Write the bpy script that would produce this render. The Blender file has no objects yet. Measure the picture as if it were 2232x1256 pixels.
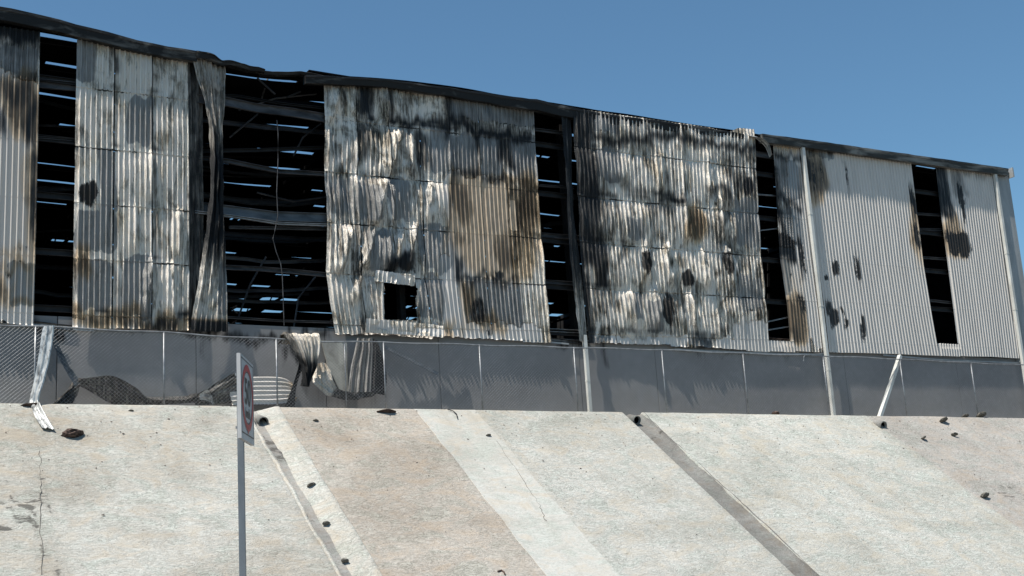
import bpy, math, random
import numpy as np
from mathutils import Vector, Matrix

rad = math.radians
scene = bpy.context.scene
COL = scene.collection

# ------------------------------------------------------------------ camera
yaw, pit, rol = rad(30.94), rad(12.513), rad(-3.5887)
fwd = Vector((math.sin(yaw)*math.cos(pit), math.cos(yaw)*math.cos(pit), math.sin(pit)))
r0 = Vector((math.cos(yaw), -math.sin(yaw), 0)); u0 = r0.cross(fwd)
rgt = r0*math.cos(rol) + u0*math.sin(rol); upv = u0*math.cos(rol) - r0*math.sin(rol)
cam_d = bpy.data.cameras.new('camera'); cam = bpy.data.objects.new('camera', cam_d); COL.objects.link(cam)
M = Matrix((rgt, upv, -fwd)).transposed().to_4x4(); M.translation = (0, -33, -4.62)
cam.matrix_world = M
cam_d.sensor_width = 36; cam_d.lens = 2778.9/2232*36; cam_d.clip_end = 9000; cam_d.clip_start = .1
scene.camera = cam

# ------------------------------------------------------------------ sky, sun, exposure
TRAVEL = Vector((.47, .13, -1)).normalized()           # the way the sunlight goes
to_sun = -TRAVEL
world = bpy.data.worlds.new('World'); scene.world = world; world.use_nodes = True
wn = world.node_tree; bg = wn.nodes['Background']
sky = wn.nodes.new('ShaderNodeTexSky'); sky.sky_type = 'NISHITA'; sky.sun_disc = False
sky.sun_elevation = math.asin(to_sun.z); sky.sun_rotation = math.atan2(to_sun.x, to_sun.y)
sky.altitude = 0; sky.air_density = 1.0; sky.dust_density = .5; sky.ozone_density = 5
tn = wn.nodes.new('ShaderNodeMix'); tn.data_type = 'RGBA'; tn.blend_type = 'MULTIPLY'; tn.inputs[0].default_value = 1
tn.inputs[7].default_value = (.86, 1.07, 1.03, 1); wn.links.new(sky.outputs[0], tn.inputs[6]); wn.links.new(tn.outputs[2], bg.inputs[0]); bg.inputs[1].default_value = .092
sun_d = bpy.data.lights.new('sun', 'SUN'); sun = bpy.data.objects.new('sun', sun_d); COL.objects.link(sun)
sun_d.energy = 5.0; sun_d.angle = rad(.53); sun_d.color = (1, .955, .88)
sun.rotation_euler = TRAVEL.to_track_quat('-Z', 'Y').to_euler(); sun.location = (0, -20, 40)
scene.view_settings.view_transform = 'Standard'; scene.view_settings.look = 'None'
scene.view_settings.exposure = .36; scene.view_settings.gamma = 1

# ------------------------------------------------------------------ helpers
rng = random.Random(7)
def vnoise(x, y, seed=0):
    x = np.asarray(x, float); y = np.asarray(y, float)
    xi = np.floor(x).astype(np.int64); yi = np.floor(y).astype(np.int64)
    xf = x-xi; yf = y-yi
    def h(a, b):
        n = (a*374761393 + b*668265263 + seed*1442695041) & 0xffffffff
        n = ((n ^ (n >> 13))*1274126177) & 0xffffffff
        n = ((n ^ (n >> 16))*2246822519) & 0xffffffff
        return ((n ^ (n >> 15)) & 0xffff)/65535.0
    u = xf*xf*(3-2*xf); v = yf*yf*(3-2*yf)
    a = h(xi, yi)*(1-u)+h(xi+1, yi)*u; b = h(xi, yi+1)*(1-u)+h(xi+1, yi+1)*u
    return (a*(1-v)+b*v)*2-1
def fbm(x, y, seed=0, o=3):
    s = 0; a = 1; t = 0
    for k in range(o):
        s = s + a*vnoise(x*2**k, y*2**k, seed+k*17); t += a; a *= .5
    return s/t
def sstep(a, b, x):
    t = np.clip((x-a)/(b-a), 0, 1); return t*t*(3-2*t)
def field(X, Z, boxes, soft=.18, seed=3, wob=.16, rnd=.3):
    f = np.zeros_like(X)
    wx = fbm(X*2.2, Z*.9, seed, 4)*wob*1.3+fbm(X*.9+4, Z*.7, seed+8, 2)*wob*1.2
    wz = fbm(X*4.5+9, Z*.8, seed+5, 4)*wob*2.0+fbm(X*.8, Z*.9+7, seed+9, 2)*wob*1.5
    for (a, b, c, d, s) in boxes:
        cx, cz = (a+b)/2, (c+d)/2; hx, hz = abs(b-a)/2, abs(d-c)/2
        k = min(1.0, 3.0*min(hx, hz)/max(wob, .01)*.5)           # small marks wobble less
        if rnd >= 1:                                             # ellipse
            e = np.sqrt(((X+wx*k-cx)/max(hx, .02))**2+((Z+wz*k-cz)/max(hz, .02))**2)
            dist = (e-1)*min(hx, hz)
        else:
            rr = rnd*min(hx, hz)
            qx = np.abs(X+wx*k-cx)-hx+rr; qz = (np.abs(Z+wz*k-cz)-hz)*.6+rr
            dist = np.hypot(np.maximum(qx, 0), np.maximum(qz, 0))+np.minimum(np.maximum(qx, qz), 0)-rr
        f = np.maximum(f, s*(1-sstep(-soft, soft, dist)))
    return f

def new_obj(name, me, parent=None, mat=None):
    o = bpy.data.objects.new(name, me); COL.objects.link(o)
    if mat is not None and me is not None: me.materials.append(mat)
    if parent is not None: o.parent = parent
    return o
def empty(name, loc=(0, 0, 0)):
    o = bpy.data.objects.new(name, None); COL.objects.link(o); o.location = loc; o.empty_display_size = .3
    return o
def tag(o, label=None, cat=None, group=None, kind=None):
    if label: o['label'] = label
    if cat: o['category'] = cat
    if group: o['group'] = group
    if kind: o['kind'] = kind
    return o
def adopt(o, parent):
    o.parent = parent
    o.matrix_parent_inverse = Matrix.Translation(-Vector(parent.location))
    return o

class MB:
    def __init__(s): s.v = []; s.f = []
    def quadbox(s, c8):
        b = len(s.v); s.v += [tuple(p) for p in c8]
        for q in ((0, 3, 2, 1), (4, 5, 6, 7), (0, 1, 5, 4), (1, 2, 6, 5), (2, 3, 7, 6), (3, 0, 4, 7)):
            s.f.append(tuple(b+i for i in q))
        return s
    def box(s, x0, x1, y0, y1, z0, z1):
        s.quadbox([(x0, y0, z0), (x1, y0, z0), (x1, y1, z0), (x0, y1, z0), (x0, y0, z1), (x1, y0, z1), (x1, y1, z1), (x0, y1, z1)])
        return s
    def sweep(s, P, prof, up=(0, 0, 1), closed=True, cap=True, twist=None):
        P = [Vector(p) for p in P]; n = len(prof); b = len(s.v); up = Vector(up)
        for i, p in enumerate(P):
            t = (P[min(i+1, len(P)-1)]-P[max(i-1, 0)]).normalized()
            sd = t.cross(up)
            if sd.length < 1e-4: sd = t.cross(Vector((0, 1, 0)))
            sd.normalize(); w = sd.cross(t)
            a = twist(i) if twist else 0
            for (q, r) in prof:
                q2 = q*math.cos(a)-r*math.sin(a); r2 = q*math.sin(a)+r*math.cos(a)
                s.v.append(tuple(p+sd*q2+w*r2))
        m = n if closed else n-1
        for i in range(len(P)-1):
            for j in range(m):
                k = (j+1) % n
                s.f.append((b+i*n+j, b+i*n+k, b+(i+1)*n+k, b+(i+1)*n+j))
        if closed and cap:
            s.f.append(tuple(b+j for j in range(n))[::-1]); s.f.append(tuple(b+(len(P)-1)*n+j for j in range(n)))
        return s
    def beam(s, P, w, h, **k):
        return s.sweep(P, [(-w/2, -h/2), (w/2, -h/2), (w/2, h/2), (-w/2, h/2)], **k)
    def channel(s, P, w, h, t=.012, **k):     # C section, open towards the wall's inside
        return s.sweep(P, [(w/2, -h/2), (-w/2, -h/2), (-w/2, h/2), (w/2, h/2), (w/2, h/2-t), (-w/2+t, h/2-t), (-w/2+t, -h/2+t), (w/2, -h/2+t)], **k)
    def tube(s, P, r, n=8, **k):
        return s.sweep(P, [(r*math.cos(2*math.pi*j/n), r*math.sin(2*math.pi*j/n)) for j in range(n)], **k)
    def build(s, name, mat, parent=None, smooth=False):
        me = bpy.data.meshes.new(name); me.from_pydata(s.v, [], s.f); me.update()
        if smooth: me.polygons.foreach_set('use_smooth', [True]*len(me.polygons))
        o = new_obj(name, me, None, mat)
        if parent is not None: adopt(o, parent)
        return o

def grid_mesh(name, XYZ, mat, parent=None, attrs=None, keep=None, smooth=False):
    h, w = XYZ.shape[:2]
    idx = np.arange(h*w).reshape(h, w)
    F = np.stack([idx[:-1, :-1], idx[1:, :-1], idx[1:, 1:], idx[:-1, 1:]], -1)
    F = F[keep] if keep is not None else F.reshape(-1, 4)
    V = XYZ.reshape(-1, 3)
    used = np.zeros(h*w, bool); used[F.ravel()] = True
    remap = np.cumsum(used)-1
    V = V[used]; F = remap[F]
    me = bpy.data.meshes.new(name)
    me.vertices.add(len(V)); me.vertices.foreach_set('co', V.ravel())
    me.loops.add(F.size); me.loops.foreach_set('vertex_index', F.ravel().astype(np.int32))
    me.polygons.add(len(F)); me.polygons.foreach_set('loop_start', (np.arange(len(F))*4).astype(np.int32))
    me.polygons.foreach_set('loop_total', np.full(len(F), 4, np.int32))
    if smooth: me.polygons.foreach_set('use_smooth', np.ones(len(F), bool))
    me.update(calc_edges=True)
    for k, a in (attrs or {}).items():
        at = me.attributes.new(k, 'FLOAT', 'POINT'); at.data.foreach_set('value', a.reshape(-1)[used].astype(np.float32))
    o = new_obj(name, me, None, mat)
    if parent is not None: adopt(o, parent)
    return o

# ------------------------------------------------------------------ materials
class NT:
    def __init__(s, name):
        s.m = bpy.data.materials.new(name); s.m.use_nodes = True; s.t = s.m.node_tree; s.p = s.t.nodes['Principled BSDF']
    def n(s, typ, **kw):
        nd = s.t.nodes.new('ShaderNode'+typ)
        for k, v in kw.items(): setattr(nd, k, v)
        return nd
    def l(s, a, b): s.t.links.new(a, b)
    def put(s, sock, v):
        if hasattr(v, 'links') or hasattr(v, 'is_output'): s.l(v, sock)
        else: sock.default_value = v
    def coords(s, scale=(1, 1, 1), off=None):
        if not hasattr(s, 'tc'): s.tc = s.n('TexCoord').outputs['Object']
        mp = s.n('Mapping'); s.l(s.tc, mp.inputs[0]); mp.inputs['Scale'].default_value = scale
        if off is not None: s.put(mp.inputs['Location'], off)
        return mp.outputs[0]
    def noise(s, scale=(1, 1, 1), detail=4, rough=.6, dist=0, off=None):
        nd = s.n('TexNoise'); s.l(s.coords(scale, off), nd.inputs['Vector']); nd.inputs['Scale'].default_value = 1
        nd.inputs['Detail'].default_value = detail; nd.inputs['Roughness'].default_value = rough; nd.inputs['Distortion'].default_value = dist
        return nd.outputs['Fac']
    def ramp(s, fac, stops, interp='LINEAR'):
        r = s.n('ValToRGB'); r.color_ramp.interpolation = interp; s.l(fac, r.inputs[0])
        e = r.color_ramp.elements
        while len(e) < len(stops): e.new(.5)
        for el, (p, c) in zip(e, stops):
            el.position = p; el.color = (c, c, c, 1) if isinstance(c, (int, float)) else (*c, 1)
        return r.outputs[0]
    def mix(s, fac, a, b, mode='MIX'):
        m = s.n('Mix', data_type='RGBA', blend_type=mode); m.clamp_factor = True
        s.put(m.inputs[0], fac)
        for i, v in ((6, a), (7, b)):
            if isinstance(v, tuple): v = (*v, 1) if len(v) == 3 else v
            s.put(m.inputs[i], v)
        return m.outputs[2]
    def math(s, op, a, b=0.0, c=None, clamp=False):
        m = s.n('Math', operation=op); m.use_clamp = clamp
        s.put(m.inputs[0], a); s.put(m.inputs[1], b)
        if c is not None: s.put(m.inputs[2], c)
        return m.outputs[0]
    def attr(s, name):
        return s.n('Attribute', attribute_name=name).outputs['Fac']
    def thr(s, val, noise, amt, lo, hi):       # crisp ragged edge from a soft field
        v = s.math('ADD', val, s.math('MULTIPLY', s.math('SUBTRACT', noise, .5), amt))
        mr = s.n('MapRange', interpolation_type='SMOOTHSTEP'); s.l(v, mr.inputs[0])
        mr.inputs[1].default_value = lo; mr.inputs[2].default_value = hi
        return mr.outputs[0]
    def bump(s, h, strength=.3, dist=.02):
        b = s.n('Bump'); b.inputs['Strength'].default_value = strength; b.inputs['Distance'].default_value = dist
        s.l(h, b.inputs['Height']); s.l(b.outputs[0], s.p.inputs['Normal'])
    def set(s, **kw):
        for k, v in kw.items():
            sock = s.p.inputs[k.replace('_', ' ')]
            if isinstance(v, tuple) and len(v) == 3: v = (*v, 1)
            s.put(sock, v)
        return s.m

def mat_cladding(name='cladding'):
    t = NT(name)
    off = t.n('CombineXYZ'); rn = t.attr('rnd')
    t.l(t.math('MULTIPLY', rn, 7.0), off.inputs[0]); t.l(t.math('MULTIPLY', rn, 23.0), off.inputs[2])
    o = off.outputs[0]
    streak = t.noise((9, 9, .8), 6, .65, .6, o)
    streak2 = t.noise((24, 24, 2.6), 5, .72, .8, o)
    blotch = t.noise((1.5, 1.5, 1.0), 4, .6, 1.2, o)
    fine = t.noise((34, 34, 16), 4, .7, 1.0)
    n = t.math('ADD', t.math('MULTIPLY', t.math('SUBTRACT', streak, .5), .95), t.math('ADD', t.math('MULTIPLY', t.math('SUBTRACT', streak2, .5), .6), t.math('ADD', t.math('MULTIPLY', t.math('SUBTRACT', blotch, .5), .9), t.math('ADD', .50, t.math('MULTIPLY', t.math('SUBTRACT', fine, .5), .2)))))
    n = t.math('ADD', n, t.math('MULTIPLY', t.math('ADD', t.attr('ash'), t.math('MULTIPLY', rn, .45)), .20))
    ash = t.ramp(n, [(.34, (.022, .021, .020)), (.45, (.10, .096, .090)), (.53, (.25, .242, .230)), (.63, (.47, .458, .438)), (.73, (.76, .745, .72))])
    tint = t.ramp(blotch, [(.33, (1.14, 1.0, .80)), (.45, (1.09, 1, .88)), (.65, (1.07, 1.0, .92))])
    ash = t.mix(1.0, ash, tint, 'MULTIPLY')
    barec = t.ramp(streak, [(.3, (.165, .163, .157)), (.55, (.275, .268, .257)), (.75, (.40, .386, .367))])
    pn = t.noise((3, 3, .5), 4, .6, .5)
    paint = t.ramp(pn, [(.3, (.60, .555, .505)), (.7, (.70, .65, .595))])
    edge = t.noise((7, 7, 2.6), 5, .65, .7)
    scn = t.noise((13, 13, .8), 5, .65, .5)
    burn = t.thr(t.attr('burn'), edge, .5, .42, .55)
    bare = t.math('MULTIPLY', t.thr(t.attr('bare'), edge, .7, .36, .62), t.math('ADD', .55, t.math('MULTIPLY', streak, .6)), clamp=True)
    scv = t.attr('scorch')
    sc = t.thr(scv, t.math('ADD', t.math('MULTIPLY', scn, .6), t.math('MULTIPLY', edge, .5)), 1.6, .34, .95)
    mk = t.thr(t.attr('mark'), t.noise((11, 11, 3), 5, .7, .9), 1.7, .52, .78)
    so = t.thr(t.attr('soot'), scn, .9, .12, .95)  # soot, plus the seam and rib valley shade painted with it
    col = t.mix(burn, paint, ash)
    col = t.mix(bare, col, barec)
    smk = t.thr(scv, pn, .5, .02, .5)
    col = t.mix(t.math('MULTIPLY', smk, .8), col, t.mix(1.0, col, (.90, .70, .47), 'MULTIPLY'))
    sccol = t.ramp(scn, [(.3, (.028, .019, .012)), (.5, (.095, .064, .038)), (.7, (.24, .17, .10))])
    col = t.mix(t.math('MULTIPLY', sc, .88), col, sccol)
    col = t.mix(t.math('MULTIPLY', mk, .96), col, (.012, .010, .009))
    col = t.mix(so, col, (.008, .008, .0085))
    t.set(Base_Color=col)
    met = t.math('MULTIPLY', t.math('MAXIMUM', t.math('MULTIPLY', burn, .42), t.math('MULTIPLY', bare, .4)), t.math('SUBTRACT', 1.0, so))
    t.set(Metallic=met)
    t.l(t.math('ADD', .26, t.math('MULTIPLY', fine, .32)), t.p.inputs['Roughness'])
    t.p.inputs['Specular IOR Level'].default_value = .35
    h = t.math('MULTIPLY', t.math('ADD', streak2, t.math('MULTIPLY', fine, .6)), burn)
    t.bump(h, .9, .035)
    return t.m
def mat_simple(name, c1, c2, scale=(3, 3, 3), rough=.6, metal=0, bumpv=.15, spec=.4, lo=.35, hi=.65, detail=5, dist=.6, bd=.01):
    t = NT(name); n = t.noise(scale, detail, .62, dist)
    t.set(Base_Color=t.ramp(n, [(lo, c1), (hi, c2)]), Roughness=rough, Metallic=metal, Specular_IOR_Level=spec)
    if bumpv: t.bump(n, bumpv, bd)
    return t.m
def mat_dado():
    t = NT('grey_wall_paint')
    n = t.noise((.35, .35, .5), 4, .5, .4); f = t.noise((2.2, 2.2, 14), 4, .6, .3); dr = t.noise((9, 9, .7), 4, .6, .3)
    c = t.ramp(n, [(.3, (.195, .188, .185)), (.7, (.25, .243, .238))])
    c = t.mix(t.math('MULTIPLY', t.ramp(f, [(.5, 0.0), (.75, 1.0)]), .25), c, (.21, .205, .195))
    so = t.thr(t.attr('soot'), dr, .8, .3, .95)
    c = t.mix(so, c, (.012, .011, .011))
    du = t.thr(t.attr('dust'), n, .8, .2, 1.0)
    c = t.mix(t.math('MULTIPLY', du, .55), c, (.21, .19, .165))
    t.set(Base_Color=c, Roughness=.7, Specular_IOR_Level=.25); t.bump(f, .12, .01)
    return t.m
def mat_concrete(name, ca, cb, crack=.5, rough_bump=.5, stroke=(3.4, 9, 9), smooth=False):
    t = NT(name)
    big = t.noise((.22, .35, .35), 4, .6, 1.0); med = t.noise((1.1, 1.8, 1.8), 5, .65, 1.0)
    fib = t.noise(stroke, 5, .68, 1.6); fib2 = t.noise((stroke[0]*2.6, stroke[1]*1.9, stroke[2]*1.9), 4, .7, 1.2)
    gr = t.noise((38, 38, 38), 3, .7)
    c = t.ramp(t.math('ADD', t.math('MULTIPLY', big, .65), t.math('MULTIPLY', med, .35)), [(.38, ca), (.60, cb)])
    warm = t.ramp(med, [(.36, (1.03, .95, .86)), (.5, (1, 1, 1)), (.62, (.88, .94, .92))])
    c = t.mix(.7, c, warm, 'MULTIPLY')
    line = t.ramp(t.math('ABSOLUTE', t.math('SUBTRACT', fib, .5)), [(.0, 1.0), (.06, 0.0)])
    msk = t.ramp(med, [(.38, 0.25), (.58, 1.0)])
    k = t.math('MULTIPLY', t.math('MULTIPLY', line, msk), crack)
    c = t.mix(k, c, t.mix(1.0, c, (.34, .33, .31), 'MULTIPLY'))
    pit = t.ramp(fib2, [(.33, 1.0), (.45, 0.0)])
    c = t.mix(t.math('MULTIPLY', pit, crack*.9), c, t.mix(1.0, c, (.45, .43, .4), 'MULTIPLY'))
    hl = t.ramp(fib2, [(.58, 0.0), (.72, 1.0)])
    c = t.mix(t.math('MULTIPLY', hl, crack*.5), c, t.mix(1.0, c, (1.35, 1.36, 1.36), 'MULTIPLY'))
    c = t.mix(t.math('MULTIPLY', t.ramp(gr, [(.5, 0.0), (.75, 1.0)]), .22), c, t.mix(1.0, c, (.6, .58, .55), 'MULTIPLY'))
    run = t.noise((1.6, .22, .22), 4, .6, .4)
    c = t.mix(t.math('MULTIPLY', t.ramp(run, [(.5, 0.0), (.72, 1.0)]), .35), c, t.mix(1.0, c, (.74, .71, .67), 'MULTIPLY'))
    stn = t.noise((3, 7, 7), 5, .7, .8)
    st = t.thr(t.attr('stain'), stn, 1.9, .62, .85)
    c = t.mix(t.math('MULTIPLY', st, .8), c, (.085, .08, .072))
    c = t.mix(t.math('MULTIPLY', t.attr('stain'), .35), c, t.mix(1.0, c, (.62, .58, .55), 'MULTIPLY'))
    t.set(Base_Color=c, Roughness=.9, Specular_IOR_Level=.15)
    h = t.math('ADD', t.math('MULTIPLY', fib, .5), t.math('ADD', t.math('MULTIPLY', fib2, .4), t.math('MULTIPLY', gr, .12)))
    t.bump(h, rough_bump*1.5, .09)
    return t.m
CLAD = mat_cladding()
CHAR = mat_simple('charred_steel', (.006, .006, .0065), (.022, .021, .021), (2, 2, 2), .65, .1, .2)
CHARGREY = mat_simple('scorched_grey_steel', (.02, .02, .022), (.10, .10, .105), (1.2, 4, 4), .6, .2, .2)
BLUEGREY = mat_simple('heat_blued_steel', (.05, .06, .07), (.12, .135, .15), (1.2, 4, 4), .55, .3, .2)
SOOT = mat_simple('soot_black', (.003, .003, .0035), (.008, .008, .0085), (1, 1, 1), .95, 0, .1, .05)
GUTTER = mat_simple('sooty_gutter_metal', (.012, .012, .012), (.23, .225, .21), (.8, 3, 3), .55, .2, .3, .3, .52, .85)
GUTTERCLEAN = mat_simple('smoke_stained_gutter', (.02, .02, .019), (.27, .262, .24), (.5, 3, 3), .5, .2, .2, .4, .42, .68)
PIPE = mat_simple('white_painted_steel', (.42, .415, .38), (.66, .655, .61), (2, 2, .9), .5, 0, .1, .4, .3, .62)
TRIM = mat_simple('pale_grey_trim', (.26, .265, .26), (.36, .365, .36), (2, 2, .5), .5, .1, .1)
GALV = mat_simple('galvanised_steel', (.20, .205, .21), (.36, .365, .37), (5, 5, 5), .45, .5, .1)
WIRE = mat_simple('galvanised_wire', (.13, .135, .14), (.22, .225, .23), (5, 5, 5), .5, .4, 0)
ASHY = mat_simple('ashy_crumpled_metal', (.05, .05, .05), (.6, .6, .58), (4, 4, 4), .4, .4, .5, .5, .35, .6, dist=1.2, bd=.03)
WHITEMETAL = mat_simple('scuffed_white_flashing', (.13, .133, .135), (.52, .525, .51), (6, 6, 4), .4, .35, .4, .5, .34, .52)
DADO = mat_dado()
ROCK = mat_simple('charred_clump', (.02, .014, .012), (.16, .11, .09), (9, 9, 9), .9, 0, .6, .2)
STONE = mat_simple('grey_stone', (.07, .065, .055), (.2, .185, .16), (14, 14, 14), .9, 0, .5, .2)
ASPHALT = mat_simple('asphalt', (.04, .04, .042), (.065, .064, .062), (8, 8, 8), .9, 0, .3, .2)
EARTH = mat_simple('dry_earth', (.16, .135, .105), (.28, .25, .20), (.4, .4, .4), .95, 0, .2, .1)
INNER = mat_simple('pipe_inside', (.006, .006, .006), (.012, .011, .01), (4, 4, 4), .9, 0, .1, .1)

CONC0 = mat_concrete('concrete_weathered', (.385, .36, .315), (.535, .525, .485), .66)
CONC1 = mat_concrete('concrete_pinkish', (.37, .33, .285), (.49, .45, .40), .7)
CONC2 = mat_concrete('concrete_smooth_white', (.42, .405, .365), (.51, .50, .465), .4, .2)
CONC3 = mat_concrete('concrete_greenish', (.385, .375, .335), (.52, .512, .475), .66)
CONC4 = mat_concrete('concrete_pale', (.41, .405, .365), (.545, .54, .50), .7)
CONC5 = mat_concrete('concrete_rosy_grey', (.37, .345, .315), (.46, .435, .405), .65)
CONCG = mat_concrete('concrete_dark_grey', (.15, .145, .135), (.27, .262, .245), .5, .4)  # darker grey concrete for the right channel and two pipe ends
CONCD = mat_concrete('concrete_silted', (.25, .245, .235), (.40, .385, .36), .5, .3)
CONCB = mat_concrete('concrete_bank', (.52, .495, .44), (.60, .585, .54), .6, .6)

# ------------------------------------------------------------------ ground, road, terrace
SL = math.tan(rad(36.5)); ROADZ = -6.25; FOOT = -1.1-6.2/SL
def sheet(name, x0, x1, y0, y1, z, mat, nx=1, ny=1):
    mb = MB()
    for j in range(ny+1):
        for i in range(nx+1): mb.v.append((x0+(x1-x0)*i/nx, y0+(y1-y0)*j/ny, z))
    for j in range(ny):
        for i in range(nx):
            a = j*(nx+1)+i; mb.f.append((a, a+1, a+nx+2, a+nx+1))
    return tag(mb.build(name, mat), kind='structure')
sheet('ground', -4000, 4000, -4000, 4000, -6.6, EARTH, 8, 8)
sheet('road', -400, 400, -60, FOOT-.9, ROADZ, ASPHALT, 40, 2)
tag(MB().box(-400, 400, FOOT-.9, FOOT-.55, -6.5, ROADZ+.14).build('kerb', CONCB), kind='structure')
sheet('pavement', -400, 400, FOOT-.55, FOOT+.1, ROADZ+.10, CONCD, 40, 1)
sheet('terrace', -60, 110, -.98, 90, -.16, CONCD, 60, 10)

# ------------------------------------------------------------------ embankment of concrete slabs
def crest(X): return -.0034*(X-4)
def slope_pt(X, s, lift):
    # s runs down the slope, lift is off the surface
    d = s*math.cos(rad(36.5))
    Z = crest(X)-SL*(np.sqrt(d*d+.0012)-.035)
    return X, -1.1-d-lift*math.sin(rad(36.5)), Z+lift*math.cos(rad(36.5))
emb = tag(empty('embankment', (20, -1.1, 0)), kind='structure')
STAIN = [(4.01,4.85,-4.73,-4.48,1),(4.41,4.67,-4.99,-4.8,1),(4.46,4.83,-5.28,-5.01,1),(4.08,4.51,-5.53,-5.2,1),(4.65,4.96,-5.22,-4.95,0.9),(4.87,5.15,-5.43,-5.1,1),(5.15,5.28,-4.32,-3.17,0.75),(4.88,5.08,-6.71,-4.1,0.85),(5.2,5.4,-5.1,-3.8,0.75),(5.67,5.88,-4.7,-4.41,1),(5.6,5.74,-5.18,-5.06,1),(5.07,5.24,-6.54,-5.91,0.7),(5.08,5.17,-3.94,-3.01,0.7),(5.02,5.09,-6.72,-5.24,0.7),(5.07,5.25,-4.61,-4.25,1),(4.45,4.59,-4.05,-3.85,1),(4.95,5.11,-5.5,-5.3,1),(4.48,4.57,-5.63,-5.54,1),(5.77,5.9,-6.08,-5.98,0.9),(8.25,9.04,-6.12,-5.42,0.45),(8.11,9.05,-4.43,-3.88,0.4),(5.54,6.5,-4.57,-3.66,0.45),(9.32,10.14,-2.26,-1.51,0.5),(6.89,7.46,-5.9,-5.63,0.4)]
STAIN5 = [(34.72,36.12,-1.99,-1.38,0.35),(37.75,39.76,-1.98,-1.43,0.45),(34.1,35.8,-5.66,-4.59,0.6)]
def slab(X0, X1, mat, name='concrete_slab', seed=0, prof=None, stains=(), jag=.03, dx=.18):
    ns = 90
    s = np.concatenate([[-.28, -.12], np.linspace(0, 1.0, 14)[:-1], np.linspace(1.0, 7.72*1.35, ns)])
    if prof is None:
        n = max(3, int((X1-X0)/dx)); px = np.linspace(X0, X1, n); ph = np.zeros(n)
        px = np.concatenate([[X0, X0, X0+.006], px[1:-1], [X1-.006, X1, X1]]); ph = np.concatenate([[-.15, -.002], np.zeros(len(px)-4), [-.002, -.15]])
    else:
        px = np.array([p[0] for p in prof], float); ph = np.array([p[1] for p in prof], float)
    Xg, Sg = np.meshgrid(px, s)
    und = .018*fbm(Xg*.5, Sg*.7, 41+seed)+.006*fbm(Xg*3, Sg*3, 77+seed)
    jx = jag*fbm(np.floor(Xg*3)/3*0+seed*3.1, Sg*1.7, 5+seed, 4)
    Xj = Xg+(jx if prof is not None else 0)
    Hg = np.broadcast_to(ph, Xg.shape)+und
    x, y, z = slope_pt(Xj, Sg, Hg)
    P = np.stack([x, y, z], -1)
    st = field(P[..., 0], P[..., 1], stains, .12, 8, .25) if stains else np.zeros_like(Xg)
    return grid_mesh(name, P, mat, emb, {'stain': st}, smooth=True)
slab(-30, 10.74, CONC0, seed=1, stains=STAIN)
slab(11.72, 15.72, CONC1, seed=2)
slab(15.7, 17.62, CONC2, seed=3, prof=[(15.7, -.12), (15.7, .008), (15.705, .008), (15.72, .006), (16.0, .004), (16.4, .004), (16.62, .004), (16.65, .001), (16.68, .004), (17.1, .004), (17.58, .006), (17.615, .008), (17.62, .008), (17.62, -.12)], jag=.05)
slab(17.6, 22.76, CONC3, seed=4)
slab(23.52, 33.1, CONC4, seed=5)
slab(33.06, 75, CONC5, seed=6, stains=STAIN5)
slab(0, 0, CONCB, 'channel_bank', 7, [(11.12, -.2), (11.14, -.13), (11.28, -.09), (11.45, -.035), (11.6, .012), (11.72, .02), (11.735, .012), (11.74, -.12)], jag=.05)
slab(0, 0, CONCB, 'channel_lip', 8, [(10.74, -.15), (10.75, .008), (10.79, .015), (10.84, .008), (10.87, -.08), (10.88, -.2)], jag=.09)
slab(0, 0, CONCD, 'channel_floor', 9, [(10.86, -.13), (10.95, -.14), (11.08, -.145), (11.2, -.13)], jag=.03,
     stains=[(10.9,11.56,-3.26,-1.88,0.75),(11.03,11.72,-4.61,-3.27,0.55),(11.01,11.78,-6.13,-4.63,0.45)])
slab(0, 0, CONCG, 'channel_floor', 10, [(22.7, -.05), (22.71, -.10), (22.9, -.11), (23.2, -.11), (23.45, -.09), (23.56, .012), (23.62, -.12)], jag=.07,
     stains=[(22.86,24.05,-3.23,-1.92,0.5)])

CRACK = mat_simple('crack_dark', (.10, .095, .085), (.18, .17, .155), (9, 9, 9), .95, 0, .2, .1)
r5 = random.Random(12)
def crack(pts_, w=.016):
    P = []; n = 26
    pp = np.array(pts_); t = np.linspace(0, len(pp)-1, n)
    for q in t:
        i = min(int(q), len(pp)-2); a = pp[i]+(pp[i+1]-pp[i])*(q-i)
        x, y, z = slope_pt(a[0]+r5.uniform(-.03, .03), (-1.1-a[1])/math.cos(rad(36.5)), .006)
        P.append((float(x), float(y), float(z)))
    MB().sweep(P, [(-w/2, -.004), (w/2, -.004), (w*.3, .006), (-w*.3, .006)], up=(0, -.59, .8)).build('crack', CRACK, emb)
crack([(17.44,-2.57,-1.08),(17.27,-3.92,-2.09),(17.09,-5.17,-3.01),(16.89,-5.75,-3.44)], .014)
crack([(5.42,-2.93,-1.36),(5.26,-4.1,-2.22),(5.07,-5.1,-2.96),(4.83,-6.71,-4.15)], .012)

# ------------------------------------------------------------------ the warehouse
wh = tag(empty('warehouse', (24, 0, 0)), 'burnt-out corrugated metal warehouse with scorched cladding, open gaps and grey base wall', 'building')
XR = 43.75
YC = -.25
SEAMS = [2.55, 4.02, 5.52, 7.05, 8.7]

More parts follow.
